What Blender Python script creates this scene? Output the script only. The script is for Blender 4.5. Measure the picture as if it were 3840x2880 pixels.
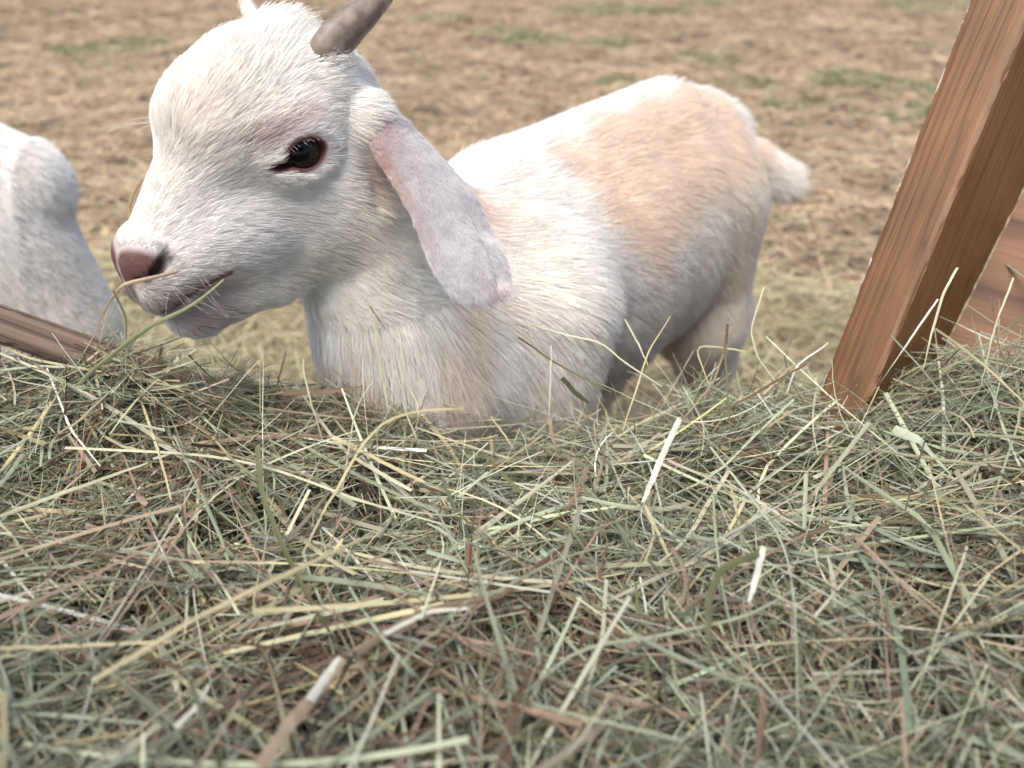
import bpy, math
import numpy as np
from mathutils import Vector, kdtree

# ------------------------------------------------------------------ camera, sky, sun, exposure
for o in list(bpy.data.objects): bpy.data.objects.remove(o)
S = bpy.context.scene
COL = S.collection
R2 = math.radians
rng = np.random.default_rng(7)

cam_d = bpy.data.cameras.new('camera'); cam = bpy.data.objects.new('camera', cam_d); COL.objects.link(cam)
cam.location = (0, 0, .68); cam.rotation_euler = (R2(55), 0, 0)
cam_d.sensor_width = 36; cam_d.lens = 27.2; cam_d.clip_start = .01; cam_d.clip_end = 600
cam_d.dof.use_dof = True; cam_d.dof.focus_distance = .385; cam_d.dof.aperture_fstop = 6.4
S.camera = cam

W = bpy.data.worlds.new("World"); S.world = W; W.use_nodes = True
nt = W.node_tree; nt.nodes.clear()
SUN_EL, SUN_AZ = R2(68), R2(-148)
sky = nt.nodes.new('ShaderNodeTexSky'); sky.sky_type = 'NISHITA'; sky.sun_disc = False
sky.sun_elevation = SUN_EL; sky.sun_rotation = SUN_AZ; sky.air_density = 1.0; sky.dust_density = 2.8; sky.ozone_density = .8
bg = nt.nodes.new('ShaderNodeBackground'); bg.inputs[1].default_value = .15
wo = nt.nodes.new('ShaderNodeOutputWorld')
nt.links.new(sky.outputs[0], bg.inputs[0]); nt.links.new(bg.outputs[0], wo.inputs[0])
sd = bpy.data.lights.new('sun', 'SUN'); sd.energy = 1.9; sd.angle = R2(45); sd.color = (1, .972, .93)
sun = bpy.data.objects.new('sun', sd); COL.objects.link(sun)
_sv = Vector((math.sin(SUN_AZ)*math.cos(SUN_EL), math.cos(SUN_AZ)*math.cos(SUN_EL), math.sin(SUN_EL)))
sun.rotation_euler = _sv.to_track_quat('Z', 'Y').to_euler()
S.view_settings.view_transform = 'Standard'; S.view_settings.look = 'None'
S.view_settings.exposure = 1.12; S.view_settings.gamma = 1
S.cycles.use_denoising = True
S.cycles.max_bounces = 10; S.cycles.diffuse_bounces = 5; S.cycles.glossy_bounces = 3
S.cycles.transmission_bounces = 5; S.cycles.transparent_max_bounces = 8
S.cycles_curves.shape = 'RIBBONS'

# ------------------------------------------------------------------ helpers
V3 = lambda *a: np.array(a, float)
def unit(v): v = np.asarray(v, float); return v/np.maximum(np.linalg.norm(v, axis=-1, keepdims=True), 1e-12)

def tag(o, label=None, cat=None, group=None, kind=None):
    if label: o['label'] = label
    if cat: o['category'] = cat
    if group: o['group'] = group
    if kind: o['kind'] = kind
    return o
def empty(name, loc=(0, 0, 0)):
    o = bpy.data.objects.new(name, None); COL.objects.link(o); o.location = loc; o.empty_display_size = .02; return o

def mesh_obj(name, v, faces, mat, parent=None, col=None, smooth=True, off=(0, 0, 0)):
    """faces: (n,3) or (n,4) int array"""
    me = bpy.data.meshes.new(name)
    v = np.asarray(v, np.float32)-np.asarray(off, np.float32); faces = np.asarray(faces, np.int32)
    k = faces.shape[1]; n = len(faces)
    me.vertices.add(len(v)); me.vertices.foreach_set('co', v.ravel())
    me.loops.add(n*k); me.loops.foreach_set('vertex_index', faces.ravel())
    me.polygons.add(n); me.polygons.foreach_set('loop_start', np.arange(0, n*k, k, dtype=np.int32))
    me.polygons.foreach_set('loop_total', np.full(n, k, np.int32))
    me.polygons.foreach_set('use_smooth', np.full(n, smooth, bool))
    if col is not None:
        a = me.color_attributes.new('Col', 'FLOAT_COLOR', 'POINT')
        c = np.ones((len(v), 4), np.float32); c[:, :3] = col; a.data.foreach_set('color', c.ravel())
    me.update(calc_edges=True); me.validate()
    me.materials.append(mat)
    o = bpy.data.objects.new(name, me); COL.objects.link(o)
    if parent is not None: o.parent = parent
    return o

def nodes(name):
    m = bpy.data.materials.new(name); m.use_nodes = True; t = m.node_tree
    b = t.nodes['Principled BSDF']
    def N(ty, **k):
        n = t.nodes.new(ty)
        for kk, vv in k.items():
            if kk.startswith('i_'): n.inputs[kk[2:].replace('_', ' ')].default_value = vv
            else: setattr(n, kk, vv)
        return n
    return m, t, b, N, t.links.new
def ramp(n, stops):
    cr = n.color_ramp
    while len(cr.elements) > 1: cr.elements.remove(cr.elements[-1])
    cr.elements[0].position = stops[0][0]; cr.elements[0].color = (*stops[0][1], 1)
    for p, c in stops[1:]:
        e = cr.elements.new(p); e.color = (*c, 1)
    return n

def attr_mat(name, rough=.6, bump=0, scale=400, spec=.3, sss=0, trans=0):
    m, t, b, N, L = nodes(name)
    a = N('ShaderNodeAttribute', attribute_name='Col')
    L(a.outputs['Color'], b.inputs['Base Color'])
    b.inputs['Roughness'].default_value = rough; b.inputs['Specular IOR Level'].default_value = spec
    if sss:
        b.inputs['Subsurface Weight'].default_value = sss; b.inputs['Subsurface Radius'].default_value = (1, .4, .25); b.inputs['Subsurface Scale'].default_value = .003
    if bump:
        x = N('ShaderNodeTexNoise'); x.inputs['Scale'].default_value = scale; x.inputs['Detail'].default_value = 4
        tc = N('ShaderNodeTexCoord'); L(tc.outputs['Object'], x.inputs['Vector'])
        bp = N('ShaderNodeBump'); bp.inputs['Strength'].default_value = bump; bp.inputs['Distance'].default_value = .001
        L(x.outputs['Fac'], bp.inputs['Height']); L(bp.outputs[0], b.inputs['Normal'])
    if trans:
        tr = N('ShaderNodeBsdfTranslucent'); L(a.outputs['Color'], tr.inputs[0])
        mx = N('ShaderNodeMixShader'); mx.inputs[0].default_value = trans
        L(b.outputs[0], mx.inputs[1]); L(tr.outputs[0], mx.inputs[2]); L(mx.outputs[0], t.nodes['Material Output'].inputs[0])
    return m

def vnoise(p, s, seed=0):
    """cheap smooth 3D value noise in 0..1 for (n,3) points"""
    q = np.asarray(p)*s; i = np.floor(q).astype(np.int64); f = q-i; f = f*f*(3-2*f)
    def h(a):
        x = (a[:, 0]*73856093) ^ (a[:, 1]*19349663) ^ (a[:, 2]*83492791) ^ (seed*2654435761)
        x = (x ^ (x >> 13))*1274126177 & 0x7fffffff
        return ((x ^ (x >> 16)) & 0xffff)/65535.
    r = 0
    for a in (0, 1):
        for b in (0, 1):
            for c in (0, 1):
                w = (f[:, 0] if a else 1-f[:, 0])*(f[:, 1] if b else 1-f[:, 1])*(f[:, 2] if c else 1-f[:, 2])
                r = r+w*h(i+np.array([a, b, c]))
    return r
def sstep(a, b, x): t = np.clip((x-a)/(b-a), 0, 1); return t*t*(3-2*t)

# ------------------------------------------------------------------ implicit surfaces: smooth unions of cones and ellipsoids
class Field:
    def __init__(s, lo, hi, h):
        s.lo = np.array(lo, float); s.h = h
        s.n = np.ceil((np.array(hi)-s.lo)/h).astype(int)+1
        s.d = np.full(s.n, 1., np.float32)
    def box(s, lo, hi):
        a = np.clip(np.floor((lo-s.lo)/s.h).astype(int), 0, s.n); b = np.clip(np.ceil((hi-s.lo)/s.h).astype(int)+1, 0, s.n)
        if (b <= a).any(): return None, None
        sl = tuple(slice(i, j) for i, j in zip(a, b))
        ax = [s.lo[i]+s.h*np.arange(a[i], b[i]) for i in range(3)]
        return sl, np.stack(np.meshgrid(*ax, indexing='ij'), -1).astype(np.float32)
    def put(s, prim):
        kind, a, k, op = prim
        if kind == 'cone':
            A, B, ra, rb = a; m = max(ra, rb)+k+.012
            sl, P = s.box(np.minimum(A, B)-m, np.maximum(A, B)+m)
            if sl is None: return
            ab = (B-A).astype(np.float32); t = np.clip(((P-A.astype(np.float32))@ab)/max(ab@ab, 1e-12), 0, 1)
            dd = np.linalg.norm(P-A.astype(np.float32)-t[..., None]*ab, axis=-1)-(ra+(rb-ra)*t)
        else:
            c, r, M = a; m = r.max()+k+.012
            sl, P = s.box(c-m, c+m)
            if sl is None: return
            q = (P-c.astype(np.float32))@M.T.astype(np.float32)
            k0 = np.linalg.norm(q/r.astype(np.float32), axis=-1); k1 = np.linalg.norm(q/(r*r).astype(np.float32), axis=-1)
            dd = k0*(k0-1)/np.maximum(k1, 1e-6)
        o = s.d[sl]
        if op == 'sub':
            dd = -dd; h = np.maximum(k-np.abs(o-dd), 0)/k; s.d[sl] = np.maximum(o, dd)+h*h*k*.25
        else:
            h = np.maximum(k-np.abs(o-dd), 0)/k; s.d[sl] = np.minimum(o, dd)-h*h*k*.25
    def mesh(s):
        d = s.d; neg = d < 0; n = d.shape
        cnt = np.zeros(tuple(x-1 for x in n), np.int8)
        for a in (0, 1):
            for b in (0, 1):
                for c in (0, 1): cnt += neg[a:n[0]-1+a, b:n[1]-1+b, c:n[2]-1+c]
        act = (cnt > 0) & (cnt < 8); idx = np.full(act.shape, -1, np.int32)
        ci = np.argwhere(act); idx[act] = np.arange(len(ci))
        acc = np.zeros((len(ci), 3)); w = np.zeros(len(ci))
        cor = [(a, b, c) for a in (0, 1) for b in (0, 1) for c in (0, 1)]
        for p in cor:
            for ax in range(3):
                if p[ax]: continue
                q = list(p); q[ax] = 1
                dp = d[tuple((ci+p).T)]; dq = d[tuple((ci+q).T)]
                m = (dp < 0) != (dq < 0); t = np.where(m, dp/np.where(m, dp-dq, 1), 0)
                x = np.tile(np.array(p, float), (len(ci), 1)); x[:, ax] += t
                acc += x*m[:, None]; w += m
        v = (ci+acc/w[:, None])*s.h+s.lo
        F = []
        for ax in range(3):
            u, vv = [(1, 2), (2, 0), (0, 1)][ax]
            sl0 = [slice(1, n[i]-1) for i in range(3)]; sl1 = list(sl0); sl0[ax] = slice(0, n[ax]-1); sl1[ax] = slice(1, n[ax])
            A, B = neg[tuple(sl0)], neg[tuple(sl1)]
            e = np.argwhere(A != B); base = e+1; base[:, ax] -= 1
            fl = A[tuple(e.T)]
            def g(du, dv):
                q = base.copy(); q[:, u] -= du; q[:, vv] -= dv; return idx[tuple(q.T)]
            Q = np.stack([g(1, 1), g(0, 1), g(0, 0), g(1, 0)], 1)
            Q[~fl] = Q[~fl][:, ::-1]; F.append(Q)
        return v, np.concatenate(F)

def rotm(yaw, pt, rl):
    cy, sy, cp, sp = math.cos(yaw), math.sin(yaw), math.cos(pt), math.sin(pt)
    fw = V3(-cy*cp, -sy*cp, sp); l = unit(np.cross(V3(0, 0, 1), fw)); up = np.cross(fw, l)
    return np.stack([fw, l*math.cos(rl)+up*math.sin(rl), up*math.cos(rl)-l*math.sin(rl)])

class Goat:
    """head local frame: x to the nose, y to the animal's left, z up, cm.  body frame: s backwards, n to its left, z up, m."""
    def __init__(g, O, M, W0, adir, ear=True):
        g.O, g.M, g.W0 = O, M, V3(*W0, 0); g.a = unit(V3(*adir, 0)); g.n = unit(np.cross(V3(0, 0, 1), -g.a)); g.prims = []
        g.MB = np.stack([g.a, g.n, V3(0, 0, 1)])
    def H(g, *p): return g.O+(V3(*p)/100)@g.M
    def B(g, s, n, z): return g.W0+s*g.a+n*g.n+V3(0, 0, z)
    def cone(g, A, B, ra, rb, k=.015, op='add'): g.prims.append(('cone', (A, B, ra, rb), k, op))
    def ell(g, c, r, M, k=.015, op='add'): g.prims.append(('ell', (c, V3(*r), M), k, op))
    def hell(g, c, r, k=.6, op='add', tilt=0, yaw=0):
        M = g.M
        if tilt or yaw:
            ct, st = math.cos(tilt), math.sin(tilt); cy, sy = math.cos(yaw), math.sin(yaw)
            Ry = np.array([[cy, sy, 0], [-sy, cy, 0], [0, 0, 1]]); Rt = np.array([[ct, 0, st], [0, 1, 0], [-st, 0, ct]])
            M = Ry@Rt@g.M if 0 else (Rt@Ry)@g.M
        g.ell(g.H(*c), np.array(r)/100, M, k/100, op)
    def hcone(g, a, b, ra, rb, k=.6, op='add'): g.cone(g.H(*a), g.H(*b), ra/100, rb/100, k/100, op)
    def bcone(g, a, b, ra, rb, k=.02): g.cone(g.B(*a), g.B(*b), ra, rb, k)
    def bell(g, c, r, k=.03): g.ell(g.B(*c), r, g.MB, k)
    def body(g, neck):
        g.bell((.02, 0, .405), (.085, .068, .088)); g.bell((.10, 0, .390), (.11, .080, .097), .04)
        g.bell((.19, -.004, .385), (.12, .082, .103), .04); g.bell((.285, 0, .410), (.085, .062, .078), .04)
        g.bell((.235, .002, .368), (.075, .068, .085), .04); g.bell((-.055, 0, .375), (.06, .055, .075), .04)
        g.bcone((.33, 0, .435), (.375, 0, .43), .05, .035, .03)
        g.bcone((.03, -.02, .478), (.27, -.005, .478), .026, .026, .03)
        for sd_ in (1, -1):
            g.bcone((0, .045*sd_, .42), (-.03, .05*sd_, .33), .05, .04, .03)
            g.bcone((-.03, .05*sd_, .33), (.015, .045*sd_, .25), .036, .024)
            g.bcone((.015, .045*sd_, .25), (.0, .043*sd_, .135), .021, .016)
            g.bcone((.0, .043*sd_, .135), (.0, .043*sd_, .04), .013, .012)
            g.bcone((.0, .043*sd_, .04), (-.012, .043*sd_, .017), .015, .017, .008)
            f = getattr(g, 'far', 0) if sd_ < 0 else 0
            g.bcone((.30+f*.3, .032*sd_, .40), (.275+f*.8, .046*sd_, .29), .052, .042, .03)
            g.bcone((.325+f*.3, .033*sd_, .38), (.33+f*.8, .042*sd_, .27), .046, .040, .03); g.bcone((.33+f*.8, .042*sd_, .27), (.345+f, .046*sd_, .19), .040, .030, .02)
            g.bcone((.275+f*.8, .055*sd_, .29), (.36+f, .048*sd_, .17), .034, .019)
            g.bcone((.36+f, .048*sd_, .17), (.345+f, .048*sd_, .04), .016, .012)
            g.bcone((.345+f, .048*sd_, .04), (.333+f, .048*sd_, .017), .015, .017, .008)
        for a, b, ra, rb in neck: g.cone(a, b, ra, rb, .03)
    def head(g):
        he, hc = g.hell, g.hcone
        he((-1.2, 0, .8), (5.0, 3.7, 4.0), 1)
        he((1.8, 0, 2.0), (2.8, 2.6, 2.2), 1.6)
        hc((2.6, 0, .3), (6.9, 0, -2.75), 2.3, 1.45, 1.4)
        he((7.35, 0, -3.9), (1.35, 1.8, 1.6), .9)                      # muzzle
        hc((3, 0, -3.4), (7.0, 0, -4.1), 2.7, 1.75, 1.4)
        hc((-2.4, 0, -5.0), (2.4, 0, -6.0), 2.5, 1.7, 1.5)
        hc((2.0, 0, -6.1), (6.4, 0, -6.5), 1.75, 1.3, .9)                # lower jaw
        he((6.9, 0, -6.7), (1.1, 1.1, .9), .6)                        # chin
        for s in (1, -1):
            he((-1.6, 1.65*s, -3.3), (3.5, 1.95, 3.4), 1.4)
            he((3.6, 1.35*s, -3.4), (2.8, 1.2, 1.7), 1.2)
            he((-.2, 2.9*s, .9), (2.0, .9, 1.3), .9)                   # brow
            he((7.7, .85*s, -4.9), (1.15, .95, 1.0), .5)               # upper lip
            he((7.95, .85*s, -2.95), (.75, .85, .8), .9)                   # nostril wing
            hc((-3.0, 2.1*s, 2.4), (-3.3, 2.3*s, 3.2), 1.2, 1.0, .8)   # horn base
            he((-4.1, 3.2*s, -.2), (1.2, 1.2, 1.8), .9)                # ear root
            he((.0, 2.7*s, -.12), (2.0, 1.45, 1.6), .7)             # lids over the eyeball
            he((-.05, 3.9*s, -.07), (.98, 1.05, .66), .2, 'sub', tilt=.04)   # almond opening
            he((1.2, 3.5*s, -.26), (.5, .5, .18), .2, 'sub', tilt=.15)
            hc((-2.75, 4.3*s, -.9), (-2.7, 4.2*s, -3.6), .30, .22, .5, 'sub')
            hc((7.05, 1.85*s, -2.35), (7.4, 1.9*s, -2.9), .12, .28, .15, 'sub')  # nostril comma
            hc((7.4, 1.9*s, -2.9), (8.0, 1.7*s, -3.3), .30, .28, .15, 'sub')
            hc((8.0, 1.7*s, -3.3), (8.95, 1.05*s, -3.62), .22, .08, .15, 'sub')
            hc((9.2, .3*s, -5.3), (8.3, 1.4*s, -5.45), .14, .14, .25, 'sub')    # mouth line
            hc((8.3, 1.45*s, -5.45), (7.3, 2.0*s, -5.05), .14, .17, .25, 'sub'); hc((7.3, 2.0*s, -5.05), (5.2, 2.45*s, -4.6), .17, .16, .3, 'sub')
        hc((9.15, 0, -3.6), (9.1, 0, -5.4), .05, .1, .15, 'sub')          # philtrum
    def solve(g, lo, hi, h, hlo=None, hhi=None, hh=None):
        f = Field(lo, hi, h)
        for p in g.prims: f.put(p)
        v, F = f.mesh()
        if hh:
            c = v[F].mean(1); keep = ~((c > hlo+h).all(1) & (c < hhi-h).all(1)); F = F[keep]
            f2 = Field(hlo, hhi, hh)
            for p in g.prims: f2.put(p)
            v2, F2 = f2.mesh(); F = np.concatenate([F, F2+len(v)]); v = np.concatenate([v, v2])
        us = np.unique(F); mp = np.zeros(len(v), int); mp[us] = np.arange(len(us)); v = v[us]; F = mp[F]
        if 1:
            t = v[F]; fn = np.cross(t[:, 2]-t[:, 0], t[:, 3]-t[:, 1]); N = np.zeros_like(v)
            for i in range(4): np.add.at(N, F[:, i], fn)
            g.N = unit(N)
        g.v, g.F = v, F
    def L(g, p): return (p-g.O)@g.M.T*100          # world -> head cm
    def S(g, p): return (p-g.W0)@g.MB.T            # world -> body m

# ------------------------------------------------------------------ hay surface height (m) over the feeder tray
HCX = [-.45, -.30, -.19, -.11, -.03, 0, .04, .11, .16, .21, .28, .45]
HCZ = [.42, .421, .419, .402, .379, .377, .381, .390, .388, .402, .427, .43]
def hay_z(x, y, bump=True):
    c = np.interp(x, HCX, HCZ); t = np.clip((.36-y)/.26, 0, 1.3)
    z = c*(1-np.minimum(t, 1))+.462*np.minimum(t, 1)
    if bump:
        P = np.stack([x, y, 0*x], 1)
        z = z+(vnoise(P, 14, 3)-.5)*.026+(vnoise(P, 38, 5)-.5)*.018
        z = z-.022*np.exp(-((x-.115)/.05)**2-((y-.285)/.022)**2)-.014*np.exp(-((x+.14)/.06)**2-((y-.25)/.025)**2)-.012*np.exp(-((x-.25)/.04)**2-((y-.29)/.03)**2)
        z = z-sstep(.372, .44, y)*.10
    return z

# ------------------------------------------------------------------ ground
def ground_mat():
    m, t, b, N, L = nodes('ground_earth')
    tc = N('ShaderNodeTexCoord')
    n1 = N('ShaderNodeTexNoise'); n1.inputs['Scale'].default_value = 1.1; n1.inputs['Detail'].default_value = 6
    n2 = N('ShaderNodeTexNoise'); n2.inputs['Scale'].default_value = 26; n2.inputs['Detail'].default_value = 8; n2.inputs['Roughness'].default_value = .7
    L(tc.outputs['Object'], n1.inputs[0]); L(tc.outputs['Object'], n2.inputs[0])
    r1 = ramp(N('ShaderNodeValToRGB'), [(.35, (.14, .095, .062)), (.5, (.19, .135, .09)), (.65, (.24, .175, .12))])
    r2 = ramp(N('ShaderNodeValToRGB'), [(.3, (.07, .045, .028)), (.5, (.19, .13, .085)), (.7, (.30, .225, .145))])
    L(n1.outputs['Fac'], r1.inputs[0]); L(n2.outputs['Fac'], r2.inputs[0])
    mx = N('ShaderNodeMix', data_type='RGBA'); mx.inputs[0].default_value = .6
    L(r1.outputs[0], mx.inputs[6]); L(r2.outputs[0], mx.inputs[7]); L(mx.outputs[2], b.inputs[0])
    b.inputs['Roughness'].default_value = .95; b.inputs['Specular IOR Level'].default_value = .1
    bp = N('ShaderNodeBump'); bp.inputs['Distance'].default_value = .02; bp.inputs['Strength'].default_value = .8
    L(n2.outputs['Fac'], bp.inputs['Height']); L(bp.outputs[0], b.inputs['Normal'])
    return m
def gz(x, y):
    P = np.stack([x, y, 0*x], 1)
    r = np.hypot(x, y); return ((vnoise(P, 6, 11)-.5)*.024+(vnoise(P, 17, 12)-.5)*.015)*np.clip(1-r/20, 0, 1)
ax = np.concatenate([-np.geomspace(400, 4.2, 26), np.linspace(-4, 4, 201), np.geomspace(4.2, 400, 26)])
ay = np.concatenate([-np.geomspace(400, 1.2, 26), np.linspace(-1, 6, 176), np.geomspace(6.2, 400, 26)])
gx, gy = np.meshgrid(ax, ay, indexing='ij'); v = np.stack([gx.ravel(), gy.ravel(), gz(gx.ravel(), gy.ravel())], 1)
I = np.arange(len(ax)*len(ay)).reshape(len(ax), len(ay))
F = np.stack([I[:-1, :-1], I[1:, :-1], I[1:, 1:], I[:-1, 1:]], -1).reshape(-1, 4)
tag(mesh_obj('ground', v, F, ground_mat()), kind='structure')

# ------------------------------------------------------------------ ribbons: stems, chips, blades
def ribbons(P0, D, U, Ln, Wd, K, bend, col, kink=0, fold=.35, taper=.3, seed=1, wob=.0, sag=0):
    """P0 middle point, D direction, U flat-side normal; returns v, faces, colours.  V-folded strips"""
    r = np.random.default_rng(seed); n = len(P0); U = unit(U-(U*D).sum(1, keepdims=True)*D); Sd = np.cross(D, U)
    s = np.linspace(-.5, .5, K)
    th = bend[:, None]*s[None, :]*2
    if kink:
        kp = r.uniform(-.3, .3, n); ka = r.normal(0, kink, n)*(r.random(n) < .4); th = th+np.where(s[None, :] > kp[:, None], ka[:, None], 0)
    ph = r.normal(0, .12, n)[:, None]*s*2 if not sag else -sag*np.abs(s)[None, :]*r.uniform(.3, 1.6, n)[:, None]
    dirs = D[:, None]*(np.cos(th)*np.cos(ph))[..., None]+Sd[:, None]*(np.sin(th)*np.cos(ph))[..., None]+U[:, None]*np.sin(ph)[..., None]
    step = Ln[:, None, None]/(K-1)*dirs
    pts = np.concatenate([np.zeros((n, 1, 3)), np.cumsum((step[:, 1:]+step[:, :-1])/2, 1)], 1); pts += P0[:, None]-pts[:, K//2:K//2+1]
    if wob: pts += r.normal(0, 1, pts.shape)*wob*Wd[:, None, None]
    return strip(pts, U, Wd, K, col, fold, taper, r)
def strip(pts, U, Wd, K, col, fold, taper, r):
    n = len(pts); s = np.linspace(0, 1, K)
    tg = unit(np.gradient(pts, axis=1)); tw = r.normal(0, .6, n)[:, None]*(s-.5)
    Uv = unit(U[:, None]-(tg*U[:, None]).sum(-1, keepdims=True)*tg); Sv = np.cross(tg, Uv)
    Sv2 = Sv*np.cos(tw)[..., None]+Uv*np.sin(tw)[..., None]; Uv2 = np.cross(Sv2, tg)
    prof = 1-(1-taper)*np.clip((s-.55)/.45, 0, 1)**1.5; w = Wd[:, None]*prof*.5
    A = pts+Sv2*w[..., None]-Uv2*(w*fold)[..., None]; B = pts+Uv2*(w*fold)[..., None]; Cc = pts-Sv2*w[..., None]-Uv2*(w*fold)[..., None]
    v = np.stack([A, B, Cc], 2).reshape(-1, 3)
    base = (np.arange(n)*K*3)[:, None, None]+(np.arange(K-1)*3)[None, :, None]
    q = np.array([[0, 1, 4, 3], [1, 2, 5, 4]])
    F = (base[..., None]+q[None, None]).reshape(-1, 4)
    c = np.repeat(col[:, None], K, 1)*(1+r.normal(0, .06, (n, K, 1))); c = np.repeat(c[:, :, None], 3, 2).reshape(-1, 3)
    return v, F, np.clip(c, 0, .95)
def join(parts):
    V, Fs, Cs, o = [], [], [], 0
    for v, F, c in parts: V.append(v); Fs.append(F+o); Cs.append(c); o += len(v)
    return np.concatenate(V), np.concatenate(Fs), np.concatenate(Cs)
def pick(pal, w, n, r, jit=.14):
    w = np.array(w, float); c = np.array(pal)[r.choice(len(pal), n, p=w/w.sum())]
    return np.clip(c*(1+r.normal(0, jit, (n, 1)))*(1+r.normal(0, .04, (n, 3))), .01, .9)
def rdir(a, e): return np.stack([np.cos(a)*np.cos(e), np.sin(a)*np.cos(e), np.sin(e)], 1)

hay_mat = attr_mat('dry_grass', rough=.55, spec=.25, trans=.08)
litter_mat = attr_mat('litter', rough=.9, spec=.08)
PAL = dict(s=(.42, .365, .205), p=(.43, .415, .27), g=(.21, .228, .145), o=(.12, .12, .056), b=(.14, .09, .052), w=(.54, .52, .42), d=(.045, .045, .02), t=(.29, .215, .142), l=(.355, .385, .26), e=(.215, .195, .12))

# leaf and chip litter over the whole yard
r = np.random.default_rng(21); n = 72000
y = .75+4.6*r.random(n)**.85; x = r.uniform(-1, 1, n)*(.75+y*.78)
x = np.where(r.random(n) < .1, r.uniform(-3.6, 3.6, n), x)
P0 = np.stack([x, y, gz(x, y)+r.uniform(.0, .014, n)], 1)
D = rdir(r.uniform(0, 2*np.pi, n), r.normal(.0, .15, n)); U = unit(np.stack([r.normal(0, .3, n), r.normal(0, .3, n), np.ones(n)], 1))
cl = vnoise(P0*[1, 1, 0], 1.7, 5); pk = pick([(.27, .20, .14), (.20, .145, .11), (.32, .255, .18), (.12, .085, .062), (.37, .30, .20), (.245, .18, .145), (.07, .052, .038)], [5, 5, 4, 2, 2, 4, .8], n, r)
cl2 = vnoise(P0*[1, 1, 0], 7, 6)*.6+vnoise(P0*[1, 1, 0], 19, 16)*.4; pk = pk*(.80+.38*cl[:, None])*np.array([[1.03, 1, .9]])*(.50+.95*sstep(.25, .62, cl2)[:, None])*(1.06-.11*np.clip(y-1.6, 0, 2.4)[:, None])*np.array([[1.06, 1, .90]])*np.where(y[:, None] > 2.2, np.array([[.95, .9, .92]]), 1)
chips = ribbons(P0, D, U, r.gamma(4, .0045, n)+.004, r.gamma(3, .0020, n)+.0015, 4, r.normal(0, .4, n), pk, fold=.3, taper=.3, seed=2)
n = 48000
y = .75+4.4*r.random(n)**1.0; x = r.uniform(-1, 1, n)*(.75+y*.78)
P0 = np.stack([x, y, gz(x, y)+r.uniform(.006, .02, n)], 1)
st = ribbons(P0, rdir(r.normal(0, .8, n)+np.pi*(r.random(n) < .5), r.normal(0, .08, n)), np.tile([0, 0, 1.], (n, 1))+r.normal(0, .3, (n, 3)), r.gamma(4, .016, n)+.02, r.uniform(.001, .0028, n), 6, r.normal(0, .6, n), pick([(.44, .35, .215), (.48, .39, .25), (.34, .25, .16), (.40, .32, .21)], [4, 2, 3, 3], n, r), seed=3)
v, F, c = join([chips, st]); o = mesh_obj('leaf_litter', v, F, litter_mat, col=c); tag(o, 'dry brown leaf and wood chip litter covering the yard', 'litter', kind='stuff')
# loose straw on the ground close to the feeder
n = 34000; y = .62+1.55*r.random(n)**1.25; x = r.uniform(-1, 1, n)*(.55+y*.75)
keep = vnoise(np.stack([x, y, 0*x], 1), 3.2, 9) > (y-.98)*.95; x, y = x[keep], y[keep]; n = len(x)
P0 = np.stack([x, y, gz(x, y)+r.uniform(.004, .05, n)*sstep(2.3, 1.0, y)+.006], 1)
v, F, c = ribbons(P0, rdir(r.uniform(0, 2*np.pi, n), r.normal(0, .16, n)), np.tile([0, 0, 1.], (n, 1))+r.normal(0, .5, (n, 3)), r.gamma(5, .018, n)+.03, r.uniform(.001, .0032, n), 7, r.normal(0, .7, n),
    pick([(.44, .36, .20), (.38, .33, .19), (.34, .31, .18), (.48, .41, .26), (.24, .18, .105), (.20, .18, .10)], [5, 4, 3, 2, 2, 1.5], n, r), kink=.5, seed=4)
tag(mesh_obj('loose_straw', v, F, hay_mat, col=c), 'loose yellow straw strewn on the ground behind the feeder', 'straw', kind='stuff')
# green grass tufts
gp = []
for (tx, ty, tr, nb) in [(-1.55, 3.35, .12, 300), (-1.72, 3.25, .07, 150), (.11, 3.5, .10, 340), (-.05, 3.65, .10, 160), (.42, 4.15, .16, 420), (.72, 4.1, .10, 180), (.40, 3.35, .09, 170), (.36, 2.75, .06, 80), (1.15, 2.8, .10, 260), (1.32, 2.7, .12, 260),
        (1.35, 2.45, .09, 300), (1.2, 2.35, .07, 120), (.8, 2.75, .08, 130), (2.15, 4.3, .2, 420), (1.75, 2.9, .07, 180), (-.35, 3.9, .12, 130), (1.0, 4.3, .12, 150), (.75, 3.1, .08, 100), (-.9, 4.2, .15, 120), (-1.9, 2.9, .08, 90), (.9, 2.5, .08, 90)]:
    a = r.uniform(0, 2*np.pi, nb); q = tr*np.sqrt(r.random(nb)); x = tx+np.cos(a)*q*1.4; yy = ty+np.sin(a)*q
    gp.append(np.stack([x, yy, gz(x, yy)+.01], 1))
P0 = np.concatenate(gp); n = len(P0)
v, F, c = ribbons(P0, rdir(r.uniform(0, 2*np.pi, n), r.uniform(.3, 1.3, n)), r.normal(0, 1, (n, 3)), r.uniform(.02, .055, n), r.uniform(.003, .006, n), 4, r.normal(0, .4, n), pick([(.08, .17, .045), (.11, .20, .06), (.06, .13, .035), (.17, .22, .09)], [4, 3, 2, 2], n, r), seed=5)
tag(mesh_obj('grass_tufts', v, F, hay_mat, col=c), 'sparse short green grass growing through the litter', 'grass', kind='stuff')

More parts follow.
